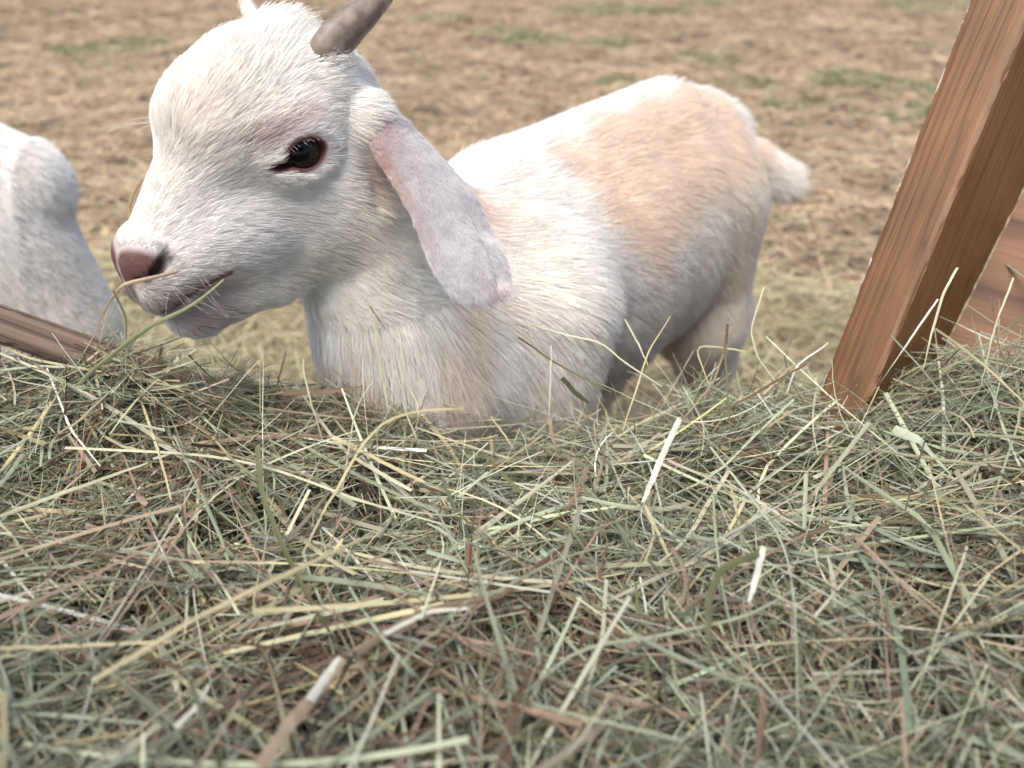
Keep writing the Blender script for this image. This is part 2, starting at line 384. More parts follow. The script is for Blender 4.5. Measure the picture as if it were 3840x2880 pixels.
# ------------------------------------------------------------------ wood
def wood_mat(name, c1, c2, c3, scale=1., rough=.6, ring=60, dist=3., spec=.3, grain=.5):
    """grain runs along object z"""
    m, t, b, N, L = nodes(name); tc = N('ShaderNodeTexCoord')
    mp = N('ShaderNodeMapping'); mp.inputs['Scale'].default_value = (1, 1, .05); L(tc.outputs['Object'], mp.inputs[0])
    nz = N('ShaderNodeTexNoise'); nz.inputs['Scale'].default_value = 16*scale; nz.inputs['Detail'].default_value = 3; L(mp.outputs[0], nz.inputs[0])
    mx = N('ShaderNodeVectorMath', operation='MULTIPLY_ADD'); L(nz.outputs['Color'], mx.inputs[0]); mx.inputs[1].default_value = (.01*dist,)*3; L(mp.outputs[0], mx.inputs[2])
    wv = N('ShaderNodeTexWave', wave_type='BANDS', bands_direction='DIAGONAL', wave_profile='SAW'); wv.inputs['Scale'].default_value = ring; wv.inputs['Distortion'].default_value = 2.2; wv.inputs['Detail'].default_value = 2; wv.inputs['Detail Scale'].default_value = .6
    L(mx.outputs[0], wv.inputs[0])
    mp2 = N('ShaderNodeMapping'); mp2.inputs['Scale'].default_value = (1, 1, .025); L(tc.outputs['Object'], mp2.inputs[0])
    fi = N('ShaderNodeTexNoise'); fi.inputs['Scale'].default_value = 900; fi.inputs['Detail'].default_value = 5; L(mp2.outputs[0], fi.inputs[0])
    bl = N('ShaderNodeTexNoise'); bl.inputs['Scale'].default_value = 14; bl.inputs['Detail'].default_value = 5; L(tc.outputs['Object'], bl.inputs[0])
    rp = ramp(N('ShaderNodeValToRGB'), [(.0, c1), (.55, c2), (.93, c3), (1., c1)]); L(wv.outputs['Fac'], rp.inputs[0])
    rf = ramp(N('ShaderNodeValToRGB'), [(.3, (.55, .5, .45)), (.6, (1.05, 1.05, 1.05))]); L(fi.outputs['Fac'], rf.inputs[0])
    rb = ramp(N('ShaderNodeValToRGB'), [(.3, (.62, .58, .55)), (.62, (1.1, 1.1, 1.1))]); L(bl.outputs['Fac'], rb.inputs[0])
    m1 = N('ShaderNodeMix', data_type='RGBA', blend_type='MULTIPLY'); m1.inputs[0].default_value = grain; L(rp.outputs[0], m1.inputs[6]); L(rf.outputs[0], m1.inputs[7])
    m2 = N('ShaderNodeMix', data_type='RGBA', blend_type='MULTIPLY'); m2.inputs[0].default_value = .8; L(m1.outputs[2], m2.inputs[6]); L(rb.outputs[0], m2.inputs[7])
    vo = N('ShaderNodeTexVoronoi'); vo.inputs['Scale'].default_value = 9; mp3 = N('ShaderNodeMapping'); mp3.inputs['Scale'].default_value = (1, 1, .6); L(tc.outputs['Object'], mp3.inputs[0]); L(mp3.outputs[0], vo.inputs['Vector'])
    rk = ramp(N('ShaderNodeValToRGB'), [(.03, (.22, .16, .12)), (.075, (.55, .45, .4)), (.11, (1, 1, 1))]); L(vo.outputs['Distance'], rk.inputs[0])
    m3 = N('ShaderNodeMix', data_type='RGBA', blend_type='MULTIPLY'); m3.inputs[0].default_value = 1; L(m2.outputs[2], m3.inputs[6]); L(rk.outputs[0], m3.inputs[7]); m2 = m3
    L(m2.outputs[2], b.inputs[0]); b.inputs['Roughness'].default_value = rough; b.inputs['Specular IOR Level'].default_value = spec
    bp = N('ShaderNodeBump'); bp.inputs['Strength'].default_value = .5; bp.inputs['Distance'].default_value = .0006
    ad = N('ShaderNodeMath', operation='ADD'); L(wv.outputs['Fac'], ad.inputs[0]); L(fi.outputs['Fac'], ad.inputs[1]); L(ad.outputs[0], bp.inputs['Height']); L(bp.outputs[0], b.inputs['Normal'])
    return m
def beam(name, bot, top, mat, parent, worn=.0012, seg=60, seed=0, nx=8):
    """bot/top: 4 world corners each (ring order); a board with slightly worn arrises, object z along it"""
    bot = np.array(bot, float); top = np.array(top, float); r = np.random.default_rng(seed)
    c0, c1 = bot.mean(0), top.mean(0); z = unit(c1-c0); x = bot[1]-bot[0]; x = unit(x-x@z*z); y = np.cross(z, x); M = np.stack([x, y, z])
    ring = []; SL = [0, .02, .05, .12, .25, .4, .6, .75, .88, .96]; pc = []
    for k in range(4):
        a, b = k, (k+1) % 4
        for j in SL: ring.append((a, b, j))
    V = []
    for i in range(seg+1):
        t = i/seg; cr = bot*(1-t)+top*t; cc = cr.mean(0)
        for a, b, s in ring:
            p = cr[a]*(1-s)+cr[b]*s; e = min(s, 1-s)*np.linalg.norm(cr[a]-cr[b])
            cut = worn*max(0, 1-e/(worn*3))
            if e < worn*1.5: cut += worn*1.4*float(vnoise(np.array([[t*seg*.4, a+(s > .5), seed]]), 1., seed+1)[0])**2*(1.5 if e == 0 else .5)
            V.append(p+unit(cc-p)*cut); pc.append(max(0., 1-np.linalg.norm(p-cr[0])/.0035))
    n = len(ring); V = np.array(V); Q = []
    for i in range(seg):
        for j in range(n): Q.append((i*n+j, i*n+(j+1) % n, (i+1)*n+(j+1) % n, (i+1)*n+j))
    V = np.concatenate([V, [c0, c1]]); pc = np.array(pc+[0, 0])[:, None].repeat(3, 1)
    F = np.array(Q); caps = []
    for j in range(0, n, 2):
        caps.append((len(V)-2, (j+2) % n, j+1, j)); caps.append((len(V)-1, seg*n+j, seg*n+j+1, seg*n+(j+2) % n))
    F = np.concatenate([F, np.array(caps)])
    o = mesh_obj(name, (V-c0)@M.T, F, mat, smooth=False, col=pc)
    from mathutils import Matrix
    mw = Matrix.Identity(4)
    for i in range(3):
        for j in range(3): mw[i][j] = M[j][i]
        mw[i][3] = c0[i]
    o.parent = parent; o.matrix_basis = mw
    return o

W_POST = wood_mat('stained_pine', (.142, .066, .022), (.178, .084, .029), (.10, .045, .015), ring=95, dist=6, rough=.5)
def add_paint(m):
    t = m.node_tree; b = t.nodes['Principled BSDF']; src = b.inputs[0].links[0].from_socket; L = t.links.new
    a = t.nodes.new('ShaderNodeAttribute'); a.attribute_name = 'Col'; tc = t.nodes.new('ShaderNodeTexCoord'); n = t.nodes.new('ShaderNodeTexNoise'); n.inputs['Scale'].default_value = 55; n.inputs['Detail'].default_value = 7; n.inputs['Roughness'].default_value = .7
    L(tc.outputs['Object'], n.inputs[0]); q = t.nodes.new('ShaderNodeMath'); q.operation = 'MULTIPLY'; L(a.outputs['Fac'], q.inputs[0]); L(n.outputs['Fac'], q.inputs[1])
    r = ramp(t.nodes.new('ShaderNodeValToRGB'), [(.45, (0, 0, 0)), (.50, (1, 1, 1))]); L(q.outputs[0], r.inputs[0])
    x = t.nodes.new('ShaderNodeMix'); x.data_type = 'RGBA'; L(r.outputs[0], x.inputs[0]); L(src, x.inputs[6]); x.inputs[7].default_value = (.62, .60, .54, 1); L(x.outputs[2], b.inputs[0])
add_paint(W_POST)
W_PANEL = wood_mat('stained_plywood', (.15, .070, .028), (.20, .098, .044), (.065, .023, .008), ring=14, dist=6, rough=.55)
W_OLD = wood_mat('weathered_board', (.14, .098, .072), (.21, .15, .11), (.07, .045, .032), ring=70, dist=2.5, rough=.8)
W_DARK = wood_mat('feeder_board', (.16, .085, .045), (.22, .12, .06), (.10, .05, .025), ring=50, dist=3, rough=.75)
feeder = tag(empty('hay_feeder', (0, .1, 0)), 'wooden hay feeder with stained post and side panel, heaped with dry hay', 'hay feeder')
OFF = V3(0, .1, 0)
def bm(name, bot, top, mat, **k): return beam(name, np.array(bot)-OFF, np.array(top)-OFF, mat, feeder, **k)
L0, M0_, R0 = V3(.184, .3771, .4148), V3(.2072, .3599, .4269), V3(.2812, .4294, .378)
L1, M1, R1 = V3(.2728, .5089, .603), V3(.2981, .4857, .6065), V3(.4122, .5795, .5924)
def ext(a, b, t): return a+(b-a)*t
b0, t0 = -.35, 1.45
bb = [ext(L0, L1, b0), ext(M0_, M1, b0), ext(R0, R1, b0)]; tt = [ext(L0, L1, t0), ext(M0_, M1, t0), ext(R0, R1, t0)]
bb.append(bb[0]+bb[2]-bb[1]); tt.append(tt[0]+tt[2]-tt[1])
post = bm('post', bb, tt, W_POST, worn=.0011, seg=160, seed=3, nx=10)
# side panel behind the post
hd = unit(V3(.80, -.60, -.02)); up = unit(R1-R0); pn = unit(np.cross(hd, up)); pn = pn*np.sign(-pn@V3(0, 1, 0)+0)
a0 = ext(R0, R1, -.35)-pn*.000; a1 = ext(R0, R1, 1.45)
def panel(A, B_, t, ln): return [A, A-pn*t, B_-pn*t, B_], None
bot = [a0, a0-pn*.014, a1-pn*.014, a1]; top = [q+hd*.36 for q in bot]
bm('side_panel', bot, top, W_PANEL, worn=.0006, seg=40, seed=4, nx=8)
# weathered rail on the left, sloping into the hay
A = V3(-.40, .345, .526); Bq = V3(-.19, .355, .417); ax = unit(Bq-A); up_ = unit(V3(0, .62, .78)-ax*(ax@V3(0, .62, .78))); sd_ = np.cross(ax, up_)
def rr(c, w, h): return [c-up_*h+sd_*0, c+up_*0, c+up_*0-sd_*w, c-up_*h-sd_*w]
sgn = 1 if sd_@V3(0, 1, 0) > 0 else -1
w_ = -.02*sgn
T = lambda c, k: [c+up_*.0205, c+up_*.0205-sd_*w_, c-sd_*w_, c]
bm('rail', T(A, 0), T(Bq, 0), W_OLD, worn=.0016, seg=120, seed=6, nx=6)
# tray under the hay: front board, floor, end boards, legs
def bx(name, x0, x1, y0, y1, z0, z1, mat=W_DARK, axis='x', seed=0, worn=.0015):
    if axis == 'x': bm(name, [(x0, y0, z0), (x0, y1, z0), (x0, y1, z1), (x0, y0, z1)], [(x1, y0, z0), (x1, y1, z0), (x1, y1, z1), (x1, y0, z1)], mat, seg=24, nx=4, seed=seed, worn=worn)
    elif axis == 'y': bm(name, [(x0, y0, z0), (x0, y0, z1), (x1, y0, z1), (x1, y0, z0)], [(x0, y1, z0), (x0, y1, z1), (x1, y1, z1), (x1, y1, z0)], mat, seg=24, nx=4, seed=seed, worn=worn)
    else: bm(name, [(x0, y0, z0), (x1, y0, z0), (x1, y1, z0), (x0, y1, z0)], [(x0, y0, z1), (x1, y0, z1), (x1, y1, z1), (x0, y1, z1)], mat, seg=24, nx=4, seed=seed, worn=worn)
bx('front_board', -.40, .50, .352, .372, .24, .372, seed=11)
bx('back_board', -.40, .50, -.13, -.11, .24, .50, seed=12)
bx('floor_board', -.40, .50, -.108, .350, .245, .262, seed=13)
bx('end_board', -.42, -.402, -.13, .372, .24, .44, axis='y', seed=14)
bx('end_board', .502, .52, -.13, .372, .24, .46, axis='y', seed=15)
bx('shade_roof', -.85, .95, -.75, -.10, .93, .95, seed=31)  # unseen roof with posts and beam, added to shade the hay
for i, (lx, ly, lz) in enumerate([(-.70, -.70, .929), (.86, -.70, .929)]): bx('shade_roof_post', lx, lx+.05, ly, ly+.05, -.01, lz, axis='z', seed=33+i)
bx('shade_roof_beam', -.85, .95, -.75, -.71, .885, .928, seed=36)
for i, (lx, ly) in enumerate([(-.38, .31), (.44, .31), (-.38, -.105), (.44, -.105)]): bx('leg', lx, lx+.045, ly, ly+.038, -.01, .243, axis='z', seed=20+i)

# ------------------------------------------------------------------ the hay heap
r = np.random.default_rng(33); parts = []
ux, uy = np.meshgrid(np.linspace(-.398, .498, 120), np.linspace(-.105, .375, 80), indexing='ij'); ux, uy = ux.ravel(), uy.ravel()
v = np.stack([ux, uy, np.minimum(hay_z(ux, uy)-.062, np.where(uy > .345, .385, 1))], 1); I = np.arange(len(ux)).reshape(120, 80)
F = np.stack([I[:-1, :-1], I[1:, :-1], I[1:, 1:], I[:-1, 1:]], -1).reshape(-1, 4); parts.append((v, F, np.tile([.055, .048, .026], (len(v), 1))))  # dark sheet under the stems; shade of the gaps put into its colour
def hay_layer(n, d0, d1, l0, lsd, w0, w1, el, seed, K=7, coh=.9, pal=None, xr=(-.40, .50), yr=(-.10, .392), bend=.2, kink=.45, gap=0):
    r = np.random.default_rng(seed)
    x = r.uniform(*xr, n); y = r.uniform(*yr, n)
    if gap: k_ = vnoise(np.stack([x, y, 0*x], 1), 42, 77)*.6+vnoise(np.stack([x, y, 0*x], 1), 19, 78)*.4 > gap-.1*r.random(n); x, y = x[k_], y[k_]; n = len(x)
    P = np.stack([x, y, 0*x], 1)
    a = vnoise(P, 26, 7)*2*np.pi*1.6+r.normal(0, coh*.75, n)+(r.random(n) < .5)*np.pi
    z = hay_z(x, y)-r.uniform(d0, d1, n)
    hx = (hay_z(x+.01, y)-hay_z(x-.01, y))/.02; hy = (hay_z(x, y+.01)-hay_z(x, y-.01))/.02
    D = rdir(a, r.normal(0, el, n)); D[:, 2] += hx*D[:, 0]+np.clip(hy, -.5, .5)*D[:, 1]; D = unit(D)
    ln = np.clip(r.normal(l0, lsd, n), l0*.3, l0*2.3)
    w = w0*.8+(w1*.85-w0)*r.random(n)**3.2
    pal = pal or [('g', 7), ('p', 5), ('e', 4), ('l', 5), ('s', 2), ('t', 1.1), ('b', .9), ('o', 2), ('w', 1.2)]
    patch = vnoise(P, 11, 19)
    c = pick([PAL[k] for k, _ in pal], [q for _, q in pal], n, r, .32)*.84
    brown = pick([PAL[k] for k in 'btoe'], [3, 3, 1, 2], n, r); m = r.random(n) < sstep(.7, .92, patch)*.5; c[m] = brown[m]
    return ribbons(np.stack([x, y, z], 1), D, np.tile([0, -.3, 1.], (n, 1))+r.normal(0, .55, (n, 3)), ln, w, K, r.normal(0, bend*.55, n), c, kink=kink*.7, fold=.18, taper=.45, seed=seed+100)
parts.append(hay_layer(30000, .009, .058, .052, .022, .0005, .0033, .28, 41, bend=.22))
parts.append(hay_layer(15500, -.003, .014, .060, .028, .0005, .0030, .19, 42, bend=.16, gap=.45))
parts.append(hay_layer(4200, -.010, .004, .10, .035, .0006, .0032, .14, 43, K=9, pal=[('p', 5), ('l', 4), ('s', 3), ('w', .8), ('g', 3), ('t', 1.5)]))
parts.append(hay_layer(9000, -.004, .010, .018, .008, .0004, .0022, .3, 44, K=4))
parts.append(hay_layer(1500, -.012, .004, .04, .015, .0004, .0013, .5, 45, K=7, bend=.7))
parts.append(hay_layer(2600, -.012, .02, .055, .02, .0004, .0016, .33, 46, K=7, yr=(.335, .385), bend=.5))
parts.append(hay_layer(900, -.022, .02, .055, .02, .0005, .0016, .45, 47, K=7, xr=(.10, .32), yr=(.33, .385), bend=.5))
parts.append(hay_layer(800, -.014, .006, .06, .02, .0005, .0018, .2, 51, K=7, xr=(-.33, -.12), yr=(.33, .378), bend=.3))
parts.append(hay_layer(160, -.002, .01, .05, .015, .0025, .0055, .2, 48, K=8, pal=[('b', 3), ('t', 3), ('e', 2), ('g', 3), ('l', 2)]))
# flat broken leaves, and seed heads made of many short scales along a stem
parts.append(hay_layer(420, -.004, .006, .035, .014, .0020, .0050, .3, 49, K=6, pal=[('t', 2), ('g', 4), ('l', 4), ('e', 3), ('b', 1)], bend=.5))
parts.append(hay_layer(14000, -.002, .012, .010, .005, .0003, .0013, .4, 50, K=3))
rs = np.random.default_rng(88)
for k in range(46):
    x0, y0 = rs.uniform(-.36, .40), rs.uniform(.05, .37); a0 = rs.uniform(0, 6.28); ln0 = rs.uniform(.025, .05); nn_ = 70
    t0_ = rs.random(nn_); ax0 = np.array([math.cos(a0), math.sin(a0), rs.normal(0, .15)]); cc0 = np.array([x0, y0, float(hay_z(np.array([x0]), np.array([y0]))[0])+.004])
    P0 = cc0+t0_[:, None]*ax0*ln0+rs.normal(0, .0006, (nn_, 3)); D = unit(ax0+rs.normal(0, .38, (nn_, 3)))
    parts.append(ribbons(P0, D, rs.normal(0, 1, (nn_, 3)), np.full(nn_, .005), np.full(nn_, .0007), 3, np.zeros(nn_), pick([PAL['e'], PAL['s'], PAL['g']], [2, 2, 1], nn_, rs), seed=600+k))
HERO = [
(0.0010,'s',[(-0.0777,0.3692,0.4750),(-0.0739,0.3598,0.4616),(-0.0714,0.3483,0.4452),(-0.0669,0.3353,0.4266)]),
(0.0009,'b',[(-0.0777,0.3688,0.4744),(-0.0731,0.3649,0.4688),(-0.0686,0.3610,0.4633)]),
(0.0010,'p',[(-0.1107,0.3435,0.4558),(-0.1102,0.3386,0.4488),(-0.1065,0.3302,0.4367),(-0.0996,0.3175,0.4186)]),
(0.0010,'p',[(0.0203,0.3393,0.4671),(0.0199,0.3290,0.4524),(0.0192,0.3173,0.4358)]),
(0.0024,'t',[(0.0191,0.3140,0.4398),(0.0203,0.3093,0.4330),(0.0229,0.3038,0.4253)]),
(0.0019,'s',[(-0.0287,0.3621,0.4091),(-0.0545,0.3535,0.4142),(-0.0694,0.3395,0.4187),(-0.0776,0.3135,0.4234),(-0.0819,0.2800,0.4278),(-0.0861,0.2489,0.4323),(-0.0880,0.2261,0.4346)]),
(0.0013,'p',[(-0.0896,0.2309,0.4309),(-0.0839,0.2170,0.4321),(-0.0725,0.1955,0.4327),(-0.0666,0.1840,0.4337)]),
(0.0016,'p',[(-0.2185,0.2917,0.4375),(-0.1755,0.2908,0.4362),(-0.1431,0.2925,0.4318),(-0.1145,0.2856,0.4288),(-0.0758,0.2690,0.4260),(-0.0265,0.2508,0.4245)]),
(0.0024,'o',[(-0.0163,0.3169,0.4143),(0.0009,0.2840,0.4196),(0.0179,0.2561,0.4251),(0.0366,0.2309,0.4309)]),
(0.0029,'d',[(0.0259,0.3295,0.4532),(0.0321,0.3254,0.4473),(0.0397,0.3221,0.4426)]),
(0.0012,'p',[(0.0083,0.3545,0.4715),(0.0304,0.3506,0.4658),(0.0476,0.3487,0.4632),(0.0586,0.3428,0.4548),(0.0795,0.3351,0.4437)]),
(0.0012,'o',[(0.0034,0.3501,0.4652),(0.0231,0.3421,0.4538),(0.0525,0.3332,0.4411)]),
(0.0012,'s',[(0.0837,0.3565,0.4743),(0.0721,0.3456,0.4588),(0.0660,0.3344,0.4427),(0.0586,0.3217,0.4246)]),
(0.0012,'p',[(0.0599,0.3555,0.4729),(0.0667,0.3484,0.4628),(0.0721,0.3414,0.4528)]),
(0.0024,'b',[(0.1115,0.3454,0.4760),(0.1108,0.3406,0.4691),(0.1094,0.3365,0.4632)]),
(0.0014,'o',[(0.1104,0.3386,0.4662),(0.1115,0.3248,0.4465),(0.1130,0.3118,0.4279)]),
(0.0012,'t',[(0.1099,0.3372,0.4642),(0.1039,0.3276,0.4505),(0.0895,0.3180,0.4367)]),
(0.0014,'b',[(0.1525,0.3336,0.4591),(0.1398,0.3297,0.4534),(0.1281,0.3257,0.4477),(0.1039,0.3180,0.4367)]),
(0.0012,'s',[(0.1242,0.3456,0.4588),(0.1114,0.3470,0.4608),(0.0986,0.3475,0.4614),(0.0979,0.3449,0.4578),(0.1016,0.3400,0.4508),(0.1045,0.3358,0.4447)]),
(0.0010,'p',[(0.1367,0.3742,0.4822),(0.1294,0.3606,0.4627),(0.1330,0.3526,0.4513),(0.1443,0.3440,0.4390)]),
(0.0015,'p',[(0.2360,0.3712,0.4954),(0.2279,0.3625,0.4829),(0.2218,0.3499,0.4648),(0.2181,0.3400,0.4508)]),
(0.0012,'w',[(0.2257,0.3618,0.4819),(0.2108,0.3492,0.4638),(0.1948,0.3358,0.4447)]),
(0.0012,'g',[(0.2581,0.3395,0.4849),(0.2437,0.3328,0.4753),(0.2297,0.3268,0.4667),(0.2157,0.3234,0.4619)]),
(0.0014,'s',[(0.2079,0.3269,0.4843),(0.2238,0.3203,0.4750),(0.2374,0.3138,0.4657),(0.2515,0.3060,0.4545)]),
(0.0010,'g',[(0.2010,0.3506,0.4658),(0.2157,0.3414,0.4528),(0.2341,0.3287,0.4347)]),
(0.0012,'p',[(0.2530,0.3502,0.5002),(0.2437,0.3368,0.4811),(0.2367,0.3194,0.4562)]),
(0.0009,'b',[(0.2413,0.3448,0.4925),(0.2460,0.3288,0.4696),(0.2581,0.3181,0.4543)]),
(0.0046,'o',[(-0.1238,0.2909,0.4399),(-0.1144,0.2602,0.4414),(-0.0975,0.2272,0.4431),(-0.0771,0.1930,0.4466),(-0.0612,0.1695,0.4479)]),
(0.0047,'t',[(-0.0699,0.1147,0.4707),(-0.0657,0.1277,0.4683),(-0.0593,0.1410,0.4664),(-0.0536,0.1525,0.4654)]),
(0.0034,'w',[(-0.0608,0.1355,0.4690),(-0.0583,0.1438,0.4670),(-0.0551,0.1529,0.4660)]),
(0.0041,'t',[(-0.0503,0.1550,0.4655),(-0.0357,0.1700,0.4625),(-0.0236,0.1766,0.4615),(-0.0043,0.1811,0.4610)]),
(0.0019,'w',[(-0.0423,0.1622,0.4653),(-0.0280,0.1731,0.4635),(-0.0154,0.1749,0.4625)]),
(0.0018,'s',[(-0.1193,0.1318,0.4847),(-0.0979,0.1567,0.4818),(-0.0720,0.1804,0.4774),(-0.0495,0.2014,0.4725)]),
(0.0018,'p',[(0.0378,0.2090,0.4380),(0.0335,0.1799,0.4419),(0.0262,0.1573,0.4444),(0.0191,0.1287,0.4489)]),
(0.0036,'w',[(0.0875,0.3205,0.4333),(0.0737,0.2910,0.4331),(0.0591,0.2560,0.4354)]),
(0.0018,'s',[(0.0601,0.2610,0.4321),(0.0640,0.2318,0.4356),(0.0670,0.2116,0.4383)]),
(0.0051,'l',[(0.1972,0.3145,0.4318),(0.2052,0.3033,0.4333),(0.2067,0.2737,0.4363)]),
(0.0020,'p',[(0.1836,0.2954,0.4324),(0.2012,0.2873,0.4348),(0.2356,0.2690,0.4434)]),
(0.0032,'o',[(0.0895,0.1942,0.4692),(0.0750,0.1886,0.4682),(0.0665,0.1723,0.4693),(0.0617,0.1492,0.4711)]),
(0.0027,'w',[(0.0964,0.2069,0.4594),(0.0899,0.1926,0.4600),(0.0840,0.1802,0.4596)]),
(0.0014,'l',[(0.0955,0.2874,0.4419),(0.1055,0.2397,0.4470),(0.1097,0.2216,0.4490),(0.1066,0.1984,0.4508),(0.0973,0.1627,0.4522),(0.0882,0.1320,0.4536)]),
(0.0016,'t',[(0.1441,0.2326,0.4403),(0.1533,0.2004,0.4431),(0.1620,0.1752,0.4455),(0.1681,0.1479,0.4483)]),
(0.0012,'p',[(0.1837,0.2180,0.4474),(0.1638,0.1917,0.4482),(0.1318,0.1484,0.4526)]),
(0.0016,'l',[(0.0037,0.1508,0.4490),(0.0234,0.1695,0.4479),(0.0568,0.1749,0.4486),(0.0861,0.1813,0.4507),(0.1066,0.1937,0.4510)]),
(0.0018,'p',[(-0.2131,0.2322,0.4502),(-0.1922,0.2487,0.4493),(-0.1675,0.2708,0.4461)]),
(0.0014,'s',[(-0.1681,0.1583,0.4633),(-0.1419,0.1600,0.4622),(-0.1136,0.1621,0.4618)]),
(0.0020,'w',[(-0.0999,0.1299,0.4646),(-0.0963,0.1385,0.4629),(-0.0958,0.1454,0.4622)]),
(0.0013,'l',[(-0.0985,0.1660,0.4603),(-0.0914,0.1474,0.4617),(-0.0812,0.1201,0.4645)]),
(0.0016,'s',[(-0.2123,0.3553,0.4342),(-0.1944,0.3271,0.4359),(-0.1683,0.2830,0.4355),(-0.1542,0.2566,0.4363)]),
(0.0015,'s',[(-0.2780,0.3562,0.4565),(-0.2629,0.3519,0.4503),(-0.2277,0.3483,0.4452),(-0.1900,0.3440,0.4390),(-0.1573,0.3396,0.4328)]),
(0.0015,'l',[(-0.2780,0.3483,0.4452),(-0.2579,0.3497,0.4472),(-0.2302,0.3490,0.4462),(-0.2202,0.3440,0.4390)]),
(0.0023,'b',[(-0.2453,0.3411,0.4349),(-0.2327,0.3454,0.4411),(-0.2177,0.3541,0.4534)]),
(0.0036,'b',[(-0.1262,0.3451,0.4320),(-0.1033,0.3459,0.4330),(-0.0816,0.3473,0.4351)]),
(0.0027,'t',[(-0.1626,0.3066,0.4275),(-0.1382,0.3180,0.4229),(-0.1135,0.3250,0.4189),(-0.0966,0.3258,0.4166)]),
(0.0021,'s',[(-0.0956,0.3230,0.4195),(-0.0610,0.3014,0.4165),(-0.0275,0.2793,0.4163)]),
(0.0025,'g',[(-0.2262,0.2748,0.4482),(-0.2237,0.2513,0.4496)]),
(0.0017,'l',[(-0.0547,0.1695,0.4479),(-0.0355,0.1864,0.4441),(-0.0119,0.2017,0.4416)]),
(0.0014,'l',[(0.0063,0.1397,0.4611),(0.0272,0.1330,0.4620),(0.0510,0.1265,0.4631)]),
(0.0024,'b',[(0.0220,0.2250,0.4400),(0.0082,0.2113,0.4413),(-0.0046,0.1970,0.4418)]),
(0.0014,'g',[(-0.0409,0.1752,0.4455),(-0.0168,0.1910,0.4437),(0.0177,0.2162,0.4413),(0.0432,0.2261,0.4416)]),
(0.0018,'g',[(-0.0340,0.1201,0.4645),(-0.0204,0.1330,0.4620),(-0.0023,0.1446,0.4610)]),
(0.0012,'w',[(0.1457,0.3330,0.4407),(0.1507,0.3414,0.4528),(0.1678,0.3484,0.4628)]),
(0.0012,'s',[(0.1335,0.3330,0.4407),(0.1457,0.3400,0.4508),(0.1556,0.3442,0.4568)]),
(0.0010,'t',[(-0.0916,0.3654,0.4522),(-0.0877,0.3581,0.4417),(-0.0865,0.3463,0.4248)]),
(0.0010,'p',[(-0.0593,0.3396,0.4328),(-0.0568,0.3339,0.4246),(-0.0505,0.3252,0.4122)]),
(0.0012,'s',[(-0.0113,0.3259,0.4307),(-0.0039,0.3203,0.4226),(0.0010,0.3161,0.4166)]),
(0.0010,'p',[(-0.0555,0.3358,0.4447),(-0.0505,0.3302,0.4367),(-0.0493,0.3259,0.4307)])]

def smooth_path(pts, K):
    pts = np.array(pts); d = np.r_[0, np.cumsum(np.linalg.norm(np.diff(pts, axis=0), axis=1))]; d /= d[-1]; s = np.linspace(0, 1, K)
    q = np.stack([np.interp(s, d, pts[:, i]) for i in range(3)], 1)
    for _ in range(1): q[1:-1] = q[1:-1]*.5+(q[:-2]+q[2:])*.25
    return q
for i, (w, c, pts) in enumerate(HERO):
    w = min(w, .0042) if c == 'o' else w; rr_ = np.random.default_rng(500+i); q = smooth_path(pts, 16)[None]+rr_.normal(0, .00010, (1, 16, 3))
    parts.append(strip(q, unit(V3(0, -.75, .65)+rr_.normal(0, .2, 3))[None], np.array([w*.85]), 16, np.array([PAL[c]]), .14, .5, rr_))
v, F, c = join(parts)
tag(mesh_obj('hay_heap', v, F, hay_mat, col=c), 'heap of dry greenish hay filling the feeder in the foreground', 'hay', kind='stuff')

# ------------------------------------------------------------------ fur
def fur_mat(name):
    m, t, b, N, L = nodes(name)
    a = N('ShaderNodeAttribute', attribute_name='Col'); t.nodes.remove(b)
    h = N('ShaderNodeBsdfDiffuse'); L(a.outputs['Color'], h.inputs[0])
    tr = N('ShaderNodeBsdfTranslucent'); L(a.outputs['Color'], tr.inputs[0])
    gl = N('ShaderNodeBsdfGlossy'); gl.inputs['Roughness'].default_value = .42; gl.inputs[0].default_value = (.9, .9, .9, 1)
    m1 = N('ShaderNodeMixShader'); m1.inputs[0].default_value = .35; L(h.outputs[0], m1.inputs[1]); L(tr.outputs[0], m1.inputs[2])
    m2 = N('ShaderNodeMixShader'); m2.inputs[0].default_value = .05; L(m1.outputs[0], m2.inputs[1]); L(gl.outputs[0], m2.inputs[2])
    L(m2.outputs[0], t.nodes['Material Output'].inputs[0]); return m
FUR = fur_mat('fur_strands')
